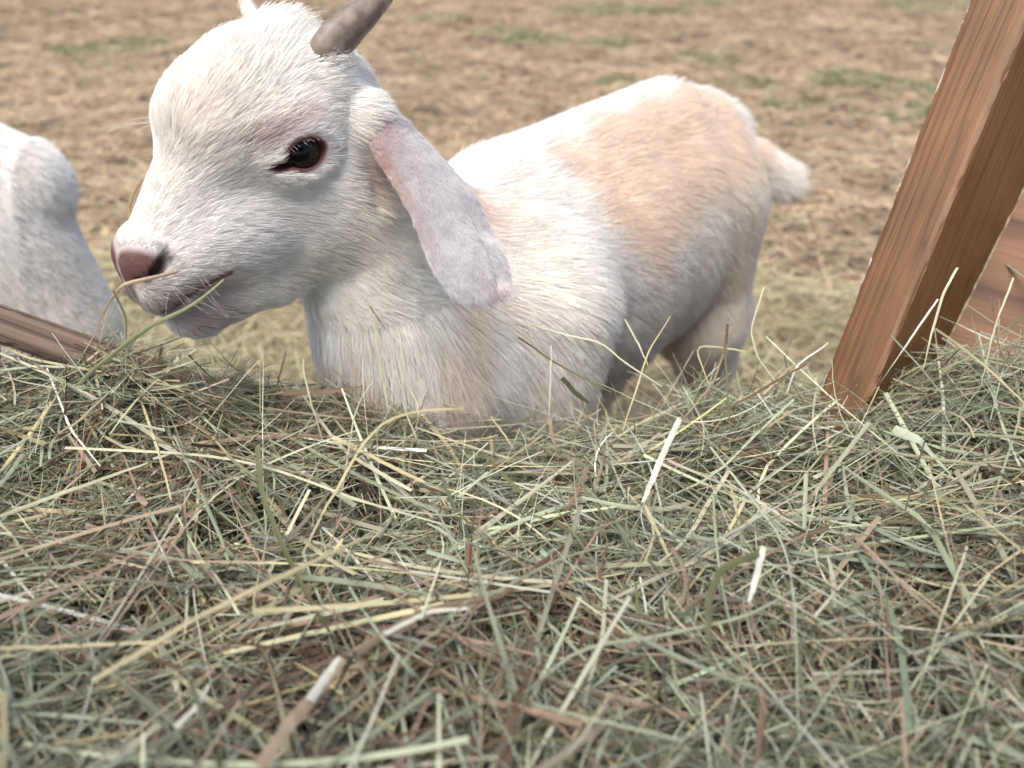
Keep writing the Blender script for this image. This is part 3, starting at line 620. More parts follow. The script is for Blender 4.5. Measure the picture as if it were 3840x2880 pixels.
def fur(name, p, nrm, flow, ln, rad, col, parent, lift=.35, K=6, clump=.5, csz=.006, seed=0, mess=.12, off=(0, 0, 0), curl=0):
    r = np.random.default_rng(seed); n = len(p)
    lift = np.broadcast_to(lift, (n,)); 
    t = flow-(flow*nrm).sum(1, keepdims=True)*nrm; t = unit(t+r.normal(0, mess, (n, 3)))
    t = unit(t-(t*nrm).sum(1, keepdims=True)*nrm)
    L_ = ln*np.clip(r.normal(1, .18, n), .4, 1.5); s = np.linspace(0, 1, K)
    el = (lift[:, None]*(1.25-.95*s[None])); st = t[:, None]*np.cos(el)[..., None]+nrm[:, None]*np.sin(el)[..., None]
    pts = np.zeros((n, K, 3)); pts[:, 1:] = np.cumsum((st[:, 1:]+st[:, :-1])/2, 1)*(L_[:, None, None]/(K-1)); pts += p[:, None]
    if clump:
        nc = max(10, int(n*.06)); ci = r.choice(n, nc, replace=False); kd = kdtree.KDTree(nc)
        for j, i in enumerate(ci): kd.insert(p[i], j)
        kd.balance(); near = np.array([kd.find(q)[1] for q in p]); tgt = pts[ci][near]
        k = (clump*r.uniform(.5, 1.1, n))[:, None]*s[None]**1.4
        k = k*np.clip(1.6-np.linalg.norm(p-p[ci][near], axis=1)/csz, 0, 1)[:, None]
        off_ = (p-p[ci][near])[:, None]*.25
        pts = pts+(tgt+off_-pts)*k[..., None]
        cn = r.normal(0, .05, nc)[near]
        col = col*(1+1.1*cn[:, None])
    col = np.clip(col*(1+r.normal(0, .05, (n, 1))), 0, .97)
    hc = bpy.data.hair_curves.new(name); hc.add_curves([K]*n)
    hc.points.foreach_set('position', (pts-np.array(off)).astype(np.float32).ravel())
    a = hc.attributes.get('radius') or hc.attributes.new('radius', 'FLOAT', 'POINT')
    a.data.foreach_set('value', (np.broadcast_to(rad, (n,))[:, None]*(1-.75*s[None]**1.5)).astype(np.float32).ravel())
    a = hc.attributes.new('Col', 'FLOAT_COLOR', 'CURVE'); cc = np.ones((n, 4), np.float32); cc[:, :3] = col; a.data.foreach_set('color', cc.ravel())
    hc.materials.append(FUR); o = bpy.data.objects.new(name, hc); COL.objects.link(o); o.parent = parent
    return o
def scatter(v, F, N_, dens, r):
    """dens per m2 at face centres -> points, normals"""
    T = np.concatenate([F[:, [0, 1, 2]], F[:, [0, 2, 3]]]); c = v[T].mean(1); ar = np.linalg.norm(np.cross(v[T[:, 1]]-v[T[:, 0]], v[T[:, 2]]-v[T[:, 0]]), axis=1)/2
    e = ar*dens(c); k = np.floor(e+r.random(len(e))).astype(int); i = np.repeat(np.arange(len(T)), k)
    a, b = r.random(len(i)), r.random(len(i)); m = a+b > 1; a[m], b[m] = 1-a[m], 1-b[m]; w = np.stack([1-a-b, a, b], 1)
    return (v[T[i]]*w[..., None]).sum(1), unit((N_[T[i]]*w[..., None]).sum(1))
def gauss(q, c, s): return np.exp(-(((q-np.array(c))/np.array(s))**2).sum(-1))

WHITE = V3(.88, .85, .795); CREAM = V3(.85, .76, .65); TAN = V3(.86, .70, .555); PINK = V3(.62, .36, .31); ROSE = V3(.36, .20, .18); GREYW = V3(.74, .73, .75)
def mixc(c, t, w): w = np.clip(w, 0, 1)[:, None]; return c*(1-w)+t*w
def goat_colour(g, p, spots=True, skin=False):
    h = g.L(p); b = g.S(p); c = np.tile(WHITE, (len(p), 1)); az = np.abs(h[:, 1]); hs = np.stack([h[:, 0], az, h[:, 2]], 1)
    c = mixc(c, CREAM, .35*vnoise(p, 22, 2)**2)
    if skin: c = mixc(c, V3(.68, .56, .50), .5+0*h[:, 0])
    head = sstep(-6, -4.5, h[:, 0])*(np.abs(h[:, 2]) < 12)
    if spots:
        nz = (vnoise(p, 30, 4)-.5)*.022+(vnoise(p, 90, 6)-.5)*.01
        s_, n_, z_ = b[:, 0], b[:, 1], b[:, 2]
        w = sstep(-.014, .016, s_-.066-.5*np.clip(.47-z_, 0, 1)+nz)*sstep(-.014, .014, z_-(.430-.18*np.clip(.16-s_, 0, 1))+nz)*sstep(-.010, .006, n_-.004+nz*.6)*sstep(.335, .315, s_+nz)
        c = mixc(c, TAN, w*(.62+.38*vnoise(p, 40, 8))*(1-head)*.9)
        w = gauss(b, (-.036, .028, .515), (.022, .018, .022)); c = mixc(c, TAN*V3(1, .9, .85), w*1.1*(1-head))
        w = sstep(-.03, -.07, b[:, 0])*(vnoise(p*[1, 1, .35], 75, 14) > .52)*sstep(.52, .46, b[:, 2])*.5; c = mixc(c, TAN, w*(1-head))
        w = gauss(b, (.27, .075, .36), (.05, .05, .10)); c = mixc(c, CREAM, w*.8*(1-head))
        w = gauss(b, (.385, .035, .425), (.02, .025, .016)); c = mixc(c, TAN, w*.9)
    # face
    c = mixc(c, GREYW, .45*gauss(hs, (4.0, 2, -2.5), (4, 2.5, 2.5)))
    for ctr, sg, k, tt in [((1.4, 3.4, 1.15), (1.4, 1.3, .55), .6, ROSE), ((.0, 3.5, 1.7), (1.0, 1.2, .45), .3, PINK), ((6.4, 2.1, -4.95), (1.6, .9, .65), .8, ROSE), ((8.1, 1.1, -4.9), (1.2, 1.3, .8), .95, V3(.17, .10, .09)),
            ((6.9, 1.4, -6.3), (1.6, 1.3, .9), .75, V3(.33, .22, .21)), ((7.0, 1.2, -7.3), (1.5, 1.4, .8), .5, V3(.46, .36, .36)), ((-2.7, 4.1, -2.2), (.35, 1.2, 1.7), .7, V3(.35, .27, .24)), ((-4.6, 4.6, -.5), (.9, .9, .7), .5, PINK), ((-3.2, 3.6, -2.2), (.5, 1.5, 1.8), .35, PINK)]:  # grey-brown entry at the cheek-to-ear crease: its shadow painted into the coat
        c = mixc(c, tt, k*gauss(hs, ctr, sg)*head)
    w = nose_w(hs); c = mixc(c, V3(.115, .056, .047)*(.75+.5*vnoise(p, 900, 31))[:, None], w); 
    c = mixc(c, V3(.12, .055, .046), eye_w(hs)*head)
    c = mixc(c, V3(.14, .08, .07), sstep(.36, .12, mouth_d(hs))*head); c = mixc(c, V3(.03, .014, .012), .85*np.minimum(1, gauss(hs, (7.6, 1.8, -3.0), (.4, .5, .3))+gauss(hs, (8.2, 1.6, -3.4), (.5, .5, .2)))*head)
    if skin:
        hoof = sstep(.036, .030, b[:, 2]); c = mixc(c, V3(.10, .08, .06), hoof)
    return c
def mouth_d(hs):
    r_ = 9.
    for a, b in (((8.3, 1.4, -5.42), (7.3, 2.0, -5.05)), ((7.3, 2.0, -5.05), (5.0, 2.45, -4.55))):
        a, b = np.array(a), np.array(b); t = np.clip((hs-a)@(b-a)/((b-a)@(b-a)), 0, 1); dq = (hs-a-t[:, None]*(b-a))*[1, .5, 1]; r_ = np.minimum(r_, np.linalg.norm(dq, axis=1))
    return r_
def eye_w(hs):
    e = ((hs[:, 0]-.05)/1.22)**2+((hs[:, 2]+.03)/.86)**2; d = ((hs[:, 0]-1.35)/.62)**2+((hs[:, 2]+.28)/.27)**2
    return np.maximum(sstep(1.3, .8, e), sstep(1.3, .7, d))*(hs[:, 1] > 2)
def nose_w(hs):   # bare nose pad
    return np.clip(gauss(hs, (8.35, 1.0, -2.95), (1.4, 1.6, 1.05))*2.8-.8, 0, 1)+.85*np.clip(gauss(hs, (9.2, .4, -4.2), (1.0, .7, 1.2))*2-.75, 0, 1)
def bare(g, p):
    h = g.L(p); hs = np.stack([h[:, 0], np.abs(h[:, 1]), h[:, 2]], 1)
    w = np.maximum(sstep(.25, .7, nose_w(hs)), sstep(.45, .75, eye_w(hs)))
    w = np.maximum(w, sstep(.42, .2, mouth_d(hs)))
    b = g.S(p); w = np.maximum(w, sstep(.038, .032, b[:, 2]))
    return w
def goat_flow(g, p):
    """combing direction, length, lift at world points"""
    h = g.L(p); b = g.S(p); az = np.abs(h[:, 1]); sg = np.sign(h[:, 1]); M = g.M
    hs = np.stack([h[:, 0], az, h[:, 2]], 1)
    head = sstep(-6.5, -4.0, h[:, 0])*sstep(9, 7, az)*(np.abs(h[:, 2]) < 10)
    ctl = [((8, 1, -2), (-1, .15, .35), .0032, .35), ((5, 1.5, -1), (-1, .25, .25), .005, .3), ((5.5, 2, -4), (-1, .2, -.25), .006, .35), ((3, 2.4, -3), (-1, .2, -.35), .008, .3), ((0, 4, -3.5), (-1, .1, -.55), .007, .28),
           ((-3, 3.5, -5), (-.7, .1, -.8), .012, .3), ((3, 0, 2.5), (-.55, .15, 1), .008, .3), ((3, 2.2, 1.2), (-.8, .5, .5), .006, .3), ((0, 1, 4.5), (-.8, .3, .9), .013, .55), ((-2, 0, 5), (-.5, .0, 1.), .016, .95), ((-.5, 1.2, 5), (-.4, .1, 1.), .015, .8), ((-3, 2.5, 3), (-.9, .4, -.1), .007, .3), ((-3.3, 2.5, 4.2), (-.9, .2, .3), .006, .3),
           ((0, 3.8, 1.5), (-1, .2, .15), .006, .3), ((-3.5, 4, 0), (-1, .2, -.6), .009, .3), ((6, 1, -7), (-.9, .1, -.5), .009, .45), ((2, 1, -7.5), (-.8, .2, -.7), .011, .4), ((-5, 2, 2), (-1, .2, -.5), .013, .35), ((7.8, .6, -5.8), (-.6, .1, -.6), .003, .4)]
    W_ = 0; d = 0; ln = 0; lf = 0
    for c_, dr, l_, li in ctl:
        w = 1/(((hs-np.array(c_))**2).sum(1)+.4)**2; W_ = W_+w; d = d+w[:, None]*unit(V3(*dr)); ln = ln+w*l_; lf = lf+w*li
    d = d/W_[:, None]; d[:, 1] *= sg; dh = unit(d)@M; ln = ln/W_; lf = lf/W_
    bc = [((-.08, 0, .42), (.15, 0, -1), .024, .35), ((-.03, .03, .47), (.8, .1, -.75), .014, .28), ((.1, .02, .50), (1, .12, -.15), .015, .35), ((.1, .08, .42), (1, 0, -.75), .020, .3), ((.2, .08, .36), (.9, 0, -.9), .024, .35), ((.1, .05, .30), (.6, 0, -1), .036, .35), ((.28, .0, .50), (1, .2, -.1), .016, .4),
          ((.3, .07, .42), (.6, .1, -1), .017, .3), ((.36, .03, .40), (.5, .1, -1), .022, .4), ((.30, .06, .28), (.2, 0, -1), .022, .35), ((.34, .05, .12), (.05, 0, -1), .007, .3), ((0, .05, .12), (.05, 0, -1), .007, .3), ((-.03, .06, .34), (.3, 0, -1), .022, .35), ((.02, .05, .22), (.1, 0, -1), .012, .3)]
    bs = np.stack([b[:, 0], np.abs(b[:, 1]), b[:, 2]], 1); W_ = 0; d = 0; l2 = 0; f2 = 0
    for c_, dr, l_, li in bc:
        w = 1/(((bs-np.array(c_))**2).sum(1)+.0003)**2; W_ = W_+w; d = d+w[:, None]*unit(V3(*dr)); l2 = l2+w*l_; f2 = f2+w*li
    d = d/W_[:, None]; d[:, 1] *= np.sign(b[:, 1]); db = unit(d)@g.MB; l2 = l2/W_; f2 = f2/W_
    tl = sstep(.372, .385, b[:, 0])*(b[:, 2] > .3)
    td = np.tile(unit(V3(.6, .5, -.35))@g.MB, (len(p), 1)) if not hasattr(g, 'tdir') else np.tile(g.tdir, (len(p), 1))
    db = unit(db*(1-tl)[:, None]+td*tl[:, None]); l2 = l2*(1-tl)+getattr(g, 'tl', .019)*tl; f2 = f2*(1-tl)+.75*tl
    w = head[:, None]
    # swirl noise gives tufts their own lean
    wv = np.stack([vnoise(p, 38, k)-.5 for k in (51, 52, 53)], 1)
    return unit(dh*w+db*(1-w)+wv*(.30-.14*w)), ln*head+l2*(1-head), lf*head+f2*(1-head)

skin_mat = attr_mat('skin', rough=.62, bump=.5, scale=1400, spec=.18, sss=.04)
def finish_goat(g, root, seed, dh, db, spots=True, rh=.00013, rb=.0002):
    off = np.array(root.location); r = np.random.default_rng(seed)
    body = mesh_obj('body', g.v, g.F, skin_mat, root, col=goat_colour(g, g.v, spots, True), off=off)
    def dens(c):
        h = g.L(c); b = g.S(c); head = sstep(-7, -5, h[:, 0])*(np.abs(h[:, 1]) < 8)*(np.abs(h[:, 2]) < 10)
        leg = sstep(.30, .22, b[:, 2]); fd = db*(1+.5*leg)
        return (dh*head+fd*(1-head))*(1-bare(g, c))
    p, nn = scatter(g.v, g.F, g.N, dens, r); flow, ln, lift = goat_flow(g, p)
    h = g.L(p); head = sstep(-7, -5, h[:, 0])*(np.abs(h[:, 1]) < 8)*(np.abs(h[:, 2]) < 10)
    ln = ln*(1-.7*sstep(.0, .5, bare(g, p+0))); hq = np.stack([h[:, 0], np.abs(h[:, 1]), h[:, 2]], 1); ln = ln*(1-.62*gauss(hq, (.5, 3.6, .6), (1.6, .9, .6)))
    fur('fur', p, nn, flow, ln, rh*head+rb*(1-head), goat_colour(g, p, spots), root, lift=lift, mess=.08, clump=.42, csz=.007, seed=seed+1, off=off)
    print('fur strands', len(p))

def tube(path, rad, n=16, ell=None, ripple=0, seed=0):
    path = np.array(path, float); K = len(path); tg = unit(np.gradient(path, axis=0)); up = V3(0, 0, 1.); V = []
    a = np.linspace(0, 2*np.pi, n+1)[:-1]; r = np.random.default_rng(seed); ph = r.uniform(0, 6, 3)
    for i in range(K):
        s = unit(np.cross(tg[i], up)); u = np.cross(s, tg[i]); rr = rad[i]*(1+ripple*np.sin(i*1.1+ph[0]+.4*np.sin(a*2+ph[1]))+ripple*.6*np.sin(i*2.7+a*3))
        V.append(path[i]+np.cos(a)[:, None]*s*rr[:, None]*(ell or 1)+np.sin(a)[:, None]*u*rr[:, None])
    V = np.concatenate(V+[path[:1], path[-1:]]); Q = [(i*n+j, i*n+(j+1) % n, (i+1)*n+(j+1) % n, (i+1)*n+j) for i in range(K-1) for j in range(n)]
    T = [(q[0], q[1], q[2]) for q in Q]+[(q[0], q[2], q[3]) for q in Q]+[(K*n, (j+1) % n, j) for j in range(n)]+[(K*n+1, (K-1)*n+j, (K-1)*n+(j+1) % n) for j in range(n)]
    return V, np.array(T)
def horn_mat():
    m, t, b, N, L = nodes('horn'); a = N('ShaderNodeAttribute', attribute_name='Col')
    tc = N('ShaderNodeTexCoord'); n1 = N('ShaderNodeTexNoise'); n1.inputs['Scale'].default_value = 160; n1.inputs['Detail'].default_value = 6; L(tc.outputs['Object'], n1.inputs[0])
    rp = ramp(N('ShaderNodeValToRGB'), [(.35, (.55, .5, .46)), (.62, (1.15, 1.12, 1.1))]); L(n1.outputs['Fac'], rp.inputs[0])
    mx = N('ShaderNodeMix', data_type='RGBA', blend_type='MULTIPLY'); mx.inputs[0].default_value = .8; L(a.outputs['Color'], mx.inputs[6]); L(rp.outputs[0], mx.inputs[7]); L(mx.outputs[2], b.inputs[0])
    b.inputs['Roughness'].default_value = .5; bp = N('ShaderNodeBump'); bp.inputs['Strength'].default_value = .6; bp.inputs['Distance'].default_value = .0006; L(n1.outputs['Fac'], bp.inputs['Height']); L(bp.outputs[0], b.inputs['Normal'])
    return m
HORN = horn_mat()
def horn(g, pts, rads, root, seed, pale=0):
    K = 34; pts = np.array([g.H(*q) for q in pts]); t = np.linspace(0, 1, len(pts)); s = np.linspace(0, 1, K)
    path = np.stack([np.interp(s, t, pts[:, i]) for i in range(3)], 1)
    for _ in range(4): path[1:-1] = path[1:-1]*.5+(path[:-2]+path[2:])*.25
    rad = np.interp(s, t, np.array(rads)/100); rad = rad*np.sqrt(np.clip(1-((s-.93)/.0701).clip(0, 1)**2, .002, 1))
    V, T = tube(path, rad, 22, ell=.82, ripple=.018, seed=seed); k = np.repeat(s, 22); k = np.r_[k, 0, 1]
    c = V3(.16, .125, .10)*(1-k[:, None])+V3(.27, .205, .155)*k[:, None]; ag = np.tile(np.linspace(0, 6.28, 23)[:-1], 34); ag = np.r_[ag, 0, 0]; c = c*(.7+.6*vnoise(np.stack([np.cos(ag)*3, np.sin(ag)*3, k*2.2], 1), 1.6, 8)[:, None]); c = c*(1-pale)+V3(.62, .54, .44)*pale; c = c*(.8+.4*vnoise(V*[1, 1, 1], 180, 3))[:, None]
    mesh_obj('horn', V, T, HORN, root, col=c, off=root.location)

def eye_mat():
    m, t, b, N, L = nodes('eyeball'); tc = N('ShaderNodeTexCoord'); sp = N('ShaderNodeSeparateXYZ'); L(tc.outputs['Object'], sp.inputs[0])
    # object space: z looks out of the eye, x runs along the slot of the pupil
    def mth(op, a, b_=None, c_=None):
        n = N('ShaderNodeMath', operation=op)
        for i, q in enumerate((a, b_, c_)):
            if q is None: continue
            if isinstance(q, (int, float)): n.inputs[i].default_value = q
            else: L(q, n.inputs[i])
        return n.outputs[0]
    x, y = sp.outputs[0], sp.outputs[1]
    rad = mth('SQRT', mth('ADD', mth('MULTIPLY', x, x), mth('MULTIPLY', y, y)))
    pup = mth('SQRT', mth('ADD', mth('MULTIPLY', mth('DIVIDE', x, .0052), mth('DIVIDE', x, .0052)), mth('MULTIPLY', mth('DIVIDE', y, .0036), mth('DIVIDE', y, .0036))))
    nz = N('ShaderNodeTexNoise'); nz.inputs['Scale'].default_value = 700; nz.inputs['Detail'].default_value = 4; L(tc.outputs['Object'], nz.inputs[0])
    ri = ramp(N('ShaderNodeValToRGB'), [(.35, (.008, .006, .005)), (.65, (.028, .020, .014))]); L(nz.outputs['Fac'], ri.inputs[0])
    rp = ramp(N('ShaderNodeValToRGB'), [(.0, (0, 0, 0)), (.9, (0, 0, 0)), (1.0, (1, 1, 1))]); L(pup, rp.inputs[0])
    m1 = N('ShaderNodeMix', data_type='RGBA'); L(rp.outputs[0], m1.inputs[0]); m1.inputs[6].default_value = (.002, .002, .003, 1); L(ri.outputs[0], m1.inputs[7])
    rs = ramp(N('ShaderNodeValToRGB'), [(.0, (0, 0, 0)), (.0078/.012, (0, 0, 0)), (.0088/.012, (1, 1, 1))]); L(mth('DIVIDE', rad, .012), rs.inputs[0])
    m2 = N('ShaderNodeMix', data_type='RGBA'); L(rs.outputs[0], m2.inputs[0]); L(m1.outputs[2], m2.inputs[6]); m2.inputs[7].default_value = (.05, .018, .012, 1)
    L(m2.outputs[2], b.inputs[0]); b.inputs['Roughness'].default_value = .12; b.inputs['Specular IOR Level'].default_value = .16
    return m
EYE = eye_mat()
def eye(g, s, root, look=(.28, 1, .12)):
    from mathutils import Matrix
    r_ = .0130; a = np.linspace(0, 2*np.pi, 49)[:-1]; th = np.linspace(0, np.pi, 33)[1:-1]
    V = [];
    for q in th: V += [(r_*math.sin(q)*math.cos(w), r_*math.sin(q)*math.sin(w), r_*math.cos(q)*(1.10 if q < .75 else 1.10-.10*min(1, (q-.75)/.5))) for w in a]
    V += [(0, 0, r_*1.10), (0, 0, -r_)]; n = 48; K = len(th)
    T = [];
    for i in range(K-1):
        for j in range(n): q = (i*n+j, i*n+(j+1) % n, (i+1)*n+(j+1) % n, (i+1)*n+j); T += [(q[0], q[2], q[1]), (q[0], q[3], q[2])]
    for j in range(n): T += [(K*n, j, (j+1) % n), (K*n+1, (K-1)*n+(j+1) % n, (K-1)*n+j)]
    z = unit(V3(look[0], look[1]*s, look[2])@g.M); x = g.M[0]-z*(g.M[0]@z); x = unit(x+.25*g.M[2]*-1); x = unit(x-z*(x@z)); y = np.cross(z, x)
    o = mesh_obj('eye', V, T, EYE, root); c = g.H(-.1, 2.60*s, -.12)-np.array(root.location); mw = Matrix.Identity(4)
    for i in range(3):
        mw[i][0], mw[i][1], mw[i][2], mw[i][3] = x[i], y[i], z[i], c[i]
    o.matrix_basis = mw

EAR_L = [(-4.84, 2.89, 0.52), (-4.06, 3.35, 0.18), (-3.41, 4.14, -0.39), (-2.96, 5.33, -1.23), (-2.79, 6.64, -2.11), (-2.37, 8.18, -3.29), (-1.89, 9.13, -4.07), (-1.54, 9.92, -4.73), (-1.3, 10.87, -5.45), (-1.37, 11.68, -6.1), (-1.84, 12.54, -6.61)]
EAR_R = [(-5.82, 3.05, 0.18), (-5.85, 3.84, -0.31), (-5.75, 5.25, -0.89), (-5.61, 6.88, -1.76), (-5.5, 8.34, -2.59), (-5.23, 9.99, -3.59), (-4.91, 11.09, -4.38), (-4.64, 11.9, -4.99), (-4.23, 12.54, -5.52), (-3.71, 12.88, -6.02), (-2.96, 12.95, -6.58)]
def ear(g, s, root, seed, dens=700e4, shape=None, tint=True):
    Lp, Rp = shape or (EAR_L, EAR_R); mir = V3(1, s, 1)
    Lp = np.array([g.H(*(np.array(q)*mir)) for q in Lp]); Rp = np.array([g.H(*(np.array(q)*mir)) for q in Rp]); t = np.linspace(0, 1, len(Lp)); S_ = 44; s_ = np.linspace(0, 1, S_)
    Lp = np.stack([np.interp(s_, t, Lp[:, i]) for i in range(3)], 1); Rp = np.stack([np.interp(s_, t, Rp[:, i]) for i in range(3)], 1)
    for _ in range(6):
        for A in (Lp, Rp): A[1:-1] = A[1:-1]*.5+(A[:-2]+A[2:])*.25
    mid = (Lp+Rp)/2; ax = unit(np.gradient(mid, axis=0)); wv = Rp-Lp; out = unit(np.cross(wv, ax))*1.
    out *= np.sign((out*(g.M[1]*s)).sum(1, keepdims=True)+.0)
    # towards the outside of the head (away from the neck)
    m_ = 30; u = np.linspace(-1, 1, m_); hw = np.linalg.norm(wv, axis=1)/2
    bul = .34*(1-.35*s_)+.12*np.exp(-((s_-.1)/.1)**2)
    O_, I_ = [], []
    th = .0016+.0022*(1-s_)
    for k, uu in enumerate(u):
        h_ = (1-abs(uu)**2.2)*bul*hw*(1-.25*uu)
        roll = -.15*hw*np.clip(uu-.45, 0, 1)**1.0*sstep(.45, .8, s_)   # rear edge tucks under near the tip
        tuck = (-.22*hw*sstep(.34, .46, uu)-.25*hw*np.clip(uu-.4, 0, 1))*sstep(.45, .6, s_)*sstep(1.0, .84, s_)
        p = mid+wv*(uu/2)[None] if 0 else mid+wv*(uu/2)+out*(h_+tuck)[:, None]+unit(wv)*(roll*.4)[:, None]
        O_.append(p); I_.append(p-out*(th*(1-.75*abs(uu)**3))[:, None])
    O_ = np.array(O_); I_ = np.array(I_)                     # (m, S, 3)
    ring = np.concatenate([O_, I_[::-1]], 0).transpose(1, 0, 2)     # S, 2m, 3
    V = ring.reshape(-1, 3); n = 2*m_; Q = [(i*n+j, i*n+(j+1) % n, (i+1)*n+(j+1) % n, (i+1)*n+j) for i in range(S_-1) for j in range(n)]
    for j in range(m_-1): Q.append((j, j+1, n-2-j, n-1-j)); q = (S_-1)*n; Q.append((q+j+1, q+j, q+n-1-j, q+n-2-j))
    Q = np.array(Q); tt = V[Q]; fn = np.cross(tt[:, 2]-tt[:, 0], tt[:, 3]-tt[:, 1]); N_ = np.zeros_like(V)
    for i in range(4): np.add.at(N_, Q[:, i], fn)
    N_ = unit(N_); oo = np.repeat(out, n, 0); fl = np.array([1]*m_+[-1]*m_)[None].repeat(S_, 0).ravel()
    if ((N_*oo).sum(1)*fl).mean() < 0: Q = Q[:, ::-1]; N_ = -N_
    si = np.repeat(s_, n); ui = np.tile(np.r_[u, u[::-1]], S_); inner = np.tile(np.r_[np.zeros(m_), np.ones(m_)], S_)
    c = np.tile(V3(.46, .435, .45), (len(V), 1))
    if tint:
        c = mixc(c, V3(.42, .25, .23), .75*np.exp(-((si-.17)/.14)**2)*sstep(.35, -.5, ui)+.95*sstep(-.6, -.9, ui)*sstep(.75, .3, si)); c = mixc(c, V3(.66, .47, .43), .55*inner)
        c = mixc(c, V3(.13, .062, .052), sstep(.95, .98, si)*.97); c = mixc(c, PINK, .35*np.exp(-((si-.9)/.07)**2)*sstep(-.3, .5, ui))
    e = mesh_obj('ear', V, Q, skin_mat, root, col=c, off=root.location)
    r = np.random.default_rng(seed); kd = kdtree.KDTree(len(V))
    for i, q in enumerate(V): kd.insert(q, i)
    kd.balance(); p, nn = scatter(V, Q, N_, lambda c_: np.full(len(c_), dens), r); ii = np.array([kd.find(q)[1] for q in p])
    keep = (inner[ii] < .5) | (r.random(len(p)) < .5); keep &= ~((si[ii] > .955) & (r.random(len(p)) < .93)); p, nn, ii = p[keep], nn[keep], ii[keep]
    fl_ = np.repeat(ax, n, 0)[ii]; ln = np.where(inner[ii] > .5, .003, .0055)*(1+1.0*sstep(.2, 0, si[ii])); cc = mixc(c[ii], WHITE, (.05+.42*vnoise(p, 160, 3))*sstep(.95, .90, si[ii]))
    f = fur('ear_fur', p, nn, fl_, ln, .00011, cc, e, lift=.28, K=4, clump=.3, csz=.003, seed=seed+1, off=root.location, mess=.15)

def neck_for(g): return [(g.H(-3.8, 0, -2.3), g.B(-.01, 0, .422), .034, .050), (g.H(-3.5, 0, -5.2), g.B(-.075, 0, .40), .036, .055)]

# near goat
g1 = Goat(V3(-.125, .392, .556), rotm(.78, -.10, .08), (-.02, .485), (.584, .812))
g1.far = -.08; g1.body(neck_for(g1)); g1.head()
g1.bcone((.35, .005, .435), (.39, .035, .415), .016, .014, .012); g1.bcone((.39, .035, .418), (.415, .072, .392), .013, .013, .01)
g1.tdir = unit(V3(.5, .75, -.25))@g1.MB
g1.solve((-.26, .26, -.01), (.34, .95, .66), .003, V3(-.235, .29, .44), V3(-.06, .475, .64), .0012)
goat1 = tag(empty('goat', (.1, .62, 0)), 'white kid goat with tan back patch and drooping ears, eating a stalk over the feeder', 'goat')
finish_goat(g1, goat1, 900, 165e4, 50e4)
for s in (1, -1): eye(g1, s, goat1); ear(g1, s, goat1, 930+s)
horn(g1, [(-3.0, 2.45, 3.0), (-3.6, 2.7, 4.0), (-5.0, 2.85, 4.65), (-6.4, 2.88, 5.2), (-7.9, 2.7, 5.8), (-9.2, 2.3, 6.5)], [1.05, .95, .84, .66, .44, .14], goat1, 1)
horn(g1, [(-2.9, -1.9, 3.3), (-2.9, -2.7, 4.3), (-2.95, -3.5, 5.2), (-3.0, -4.1, 5.75)], [.8, .72, .6, .42], goat1, 2, pale=.7)

r = np.random.default_rng(77)
def hairs(name, pts, label=None):
    pts = np.array(pts); n, K, _ = pts.shape; hc = bpy.data.hair_curves.new(name); hc.add_curves([K]*n); hc.points.foreach_set('position', (pts-np.array(goat1.location)).astype(np.float32).ravel())
    a = hc.attributes.get('radius') or hc.attributes.new('radius', 'FLOAT', 'POINT'); a.data.foreach_set('value', np.tile(np.linspace(.00009, .00003, K), n).astype(np.float32))
    a = hc.attributes.new('Col', 'FLOAT_COLOR', 'CURVE'); a.data.foreach_set('color', np.tile([.62, .57, .5, 1.], n).astype(np.float32)); hc.materials.append(FUR); o = bpy.data.objects.new(name, hc); COL.objects.link(o); o.parent = goat1
def arc(p, d, g_, ln, K=8): s = np.linspace(0, 1, K)[:, None]; return g1.H(*p)+ln*(s*unit(d@g1.M)+s**2*(g_@g1.M)*.35)
hairs('whiskers', [arc((6.8+r.uniform(-.8, .9), s*(1.9+r.uniform(-.2, 0)), -4.3+r.uniform(-1, .6)), unit(V3(.25+r.normal(0, .3), s*1., r.normal(-.3, .3))), V3(-.6, 0, -.6), r.uniform(.012, .026)) for s in (1, -1) for _ in range(13)]
    +[arc((6.6+r.uniform(-.8, .8), r.uniform(-.8, .8), -7.3), V3(.1, r.normal(0, .2), -1), V3(-.5, 0, 0), r.uniform(.008, .018)) for _ in range(16)]+[arc((4.6, -1.2+r.uniform(-.2, .2), 2.3+r.uniform(-.2, .2)), unit(V3(.8, -.9, .1+r.normal(0, .15))), V3(-.3, 0, -.5), r.uniform(.015, .03)) for _ in range(6)])
hairs('eyelashes', [arc((x, s*(3.72-.12*abs(x)), .52-.28*x*x+.12+r.normal(0, .02)), unit(V3(.25*x, s*1., .1+r.normal(0, .12))), V3(0, s*.3, -.7), r.uniform(.004, .007), 6) for s in (1, -1) for x in r.uniform(-1.1, 1.1, 24)])

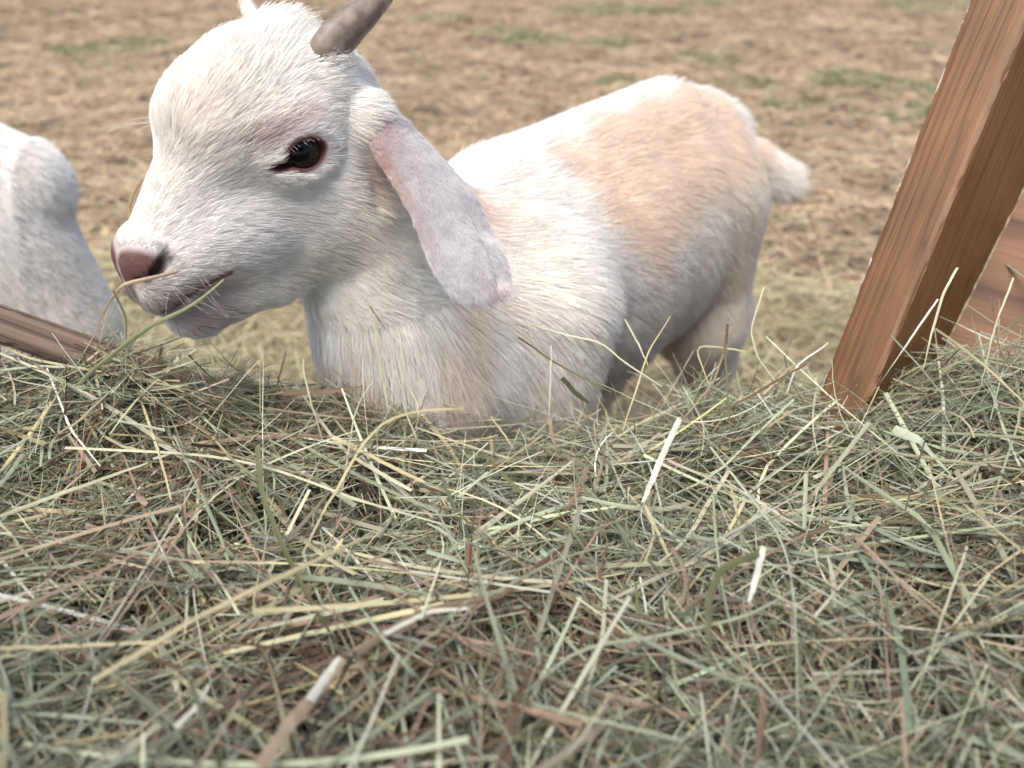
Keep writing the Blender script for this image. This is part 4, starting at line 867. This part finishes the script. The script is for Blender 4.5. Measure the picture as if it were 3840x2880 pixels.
# goat at the left edge, seen from behind its flank
g2 = Goat(V3(-1.045, .655, .50), rotm(.1, -.6, 0), (-.815, .655), (1, .05))
g2.body(neck_for(g2)); g2.head(); g2.bcone((.35, 0, .432), (.380, -.004, .428), .014, .010, .012); g2.bcone((.35, .01, .40), (.370, .025, .30), .046, .050, .03); g2.bcone((.36, .03, .36), (.378, .045, .25), .040, .042, .03)
g2.bcone((.34, .03, .39), (.375, .045, .23), .045, .030); g2.tl = .012; g2.tdir = unit(V3(.6, 0, -.9))@g2.MB
g2.solve((-1.21, .40, -.01), (-.32, .92, .64), .0035)
goat2 = tag(empty('goat', (-.7, .65, 0)), 'all white goat cut off by the left edge, its rump behind the weathered rail', 'goat')
finish_goat(g2, goat2, 960, 30e4, 80e4, spots=False, rh=.0003, rb=.00017)
for s in (1, -1): eye(g2, s, goat2); ear(g2, s, goat2, 970+s, dens=60e4)
horn(g2, [(-3.0, 2.2, 3.4), (-4.5, 2.6, 4.8), (-6.4, 2.9, 5.4)], [.9, .75, .4], goat2, 3); horn(g2, [(-3.0, -2.2, 3.4), (-4.5, -2.6, 4.8), (-6.4, -2.9, 5.4)], [.9, .75, .4], goat2, 4)

# ------------------------------------------------------------------ single stalks on the near goat's face
def stalk(name, pts, w, col, label, seed, cat='stalk', K=24, taper=.4):
    q = smooth_path(pts, K); r = np.random.default_rng(seed); off = q[0].copy()
    o = empty; v, F, c = strip(q[None], unit(V3(.1, -.8, .6))[None], np.array([w]), K, np.array([col]), .45, taper, r)
    ob = mesh_obj(name, v, F, hay_mat, col=c, off=off); ob.location = off; tag(ob, label, cat); return ob
stalk('straw', [(-.1375, .331, .5092), (-.1459, .321, .5042), (-.1529, .314, .5016), (-.165, .3095, .4981), (-.1829, .3151, .4849), (-.2169, .3317, .4564), (-.2403, .3411, .4349)][::-1], .0024, (.20, .215, .11), 'long olive grass blade held in the mouth of the near goat', 71, 'grass blade')
stalk('straw', [(-.1536, .3200, .5188), (-.1563, .3140, .5202), (-.1623, .3075, .5214), (-.1722, .3060, .5199), (-.1866, .3177, .5061), (-.208, .3381, .483), (-.2265, .3591, .4606)], .0017, (.42, .31, .21), 'thin tan hay stem lying across the nostrils of the near goat', 72, 'straw')
stalk('straw', [(-.1800, .3100, .5146), (-.184, .3201, .4949), (-.1996, .3372, .4642), (-.2101, .344, .439)], .0013, (.5, .47, .32), 'pale upright hay stem just under the chin of the near goat', 73, 'straw')
stalk('straw', [(-.1795, .364, .5461), (-.1838, .3599, .5402), (-.186, .3554, .5338), (-.1828, .3474, .5304)], .0015, (.24, .17, .08), 'short curved brown hay stem sticking up beside the nose bridge of the near goat', 74, 'straw')
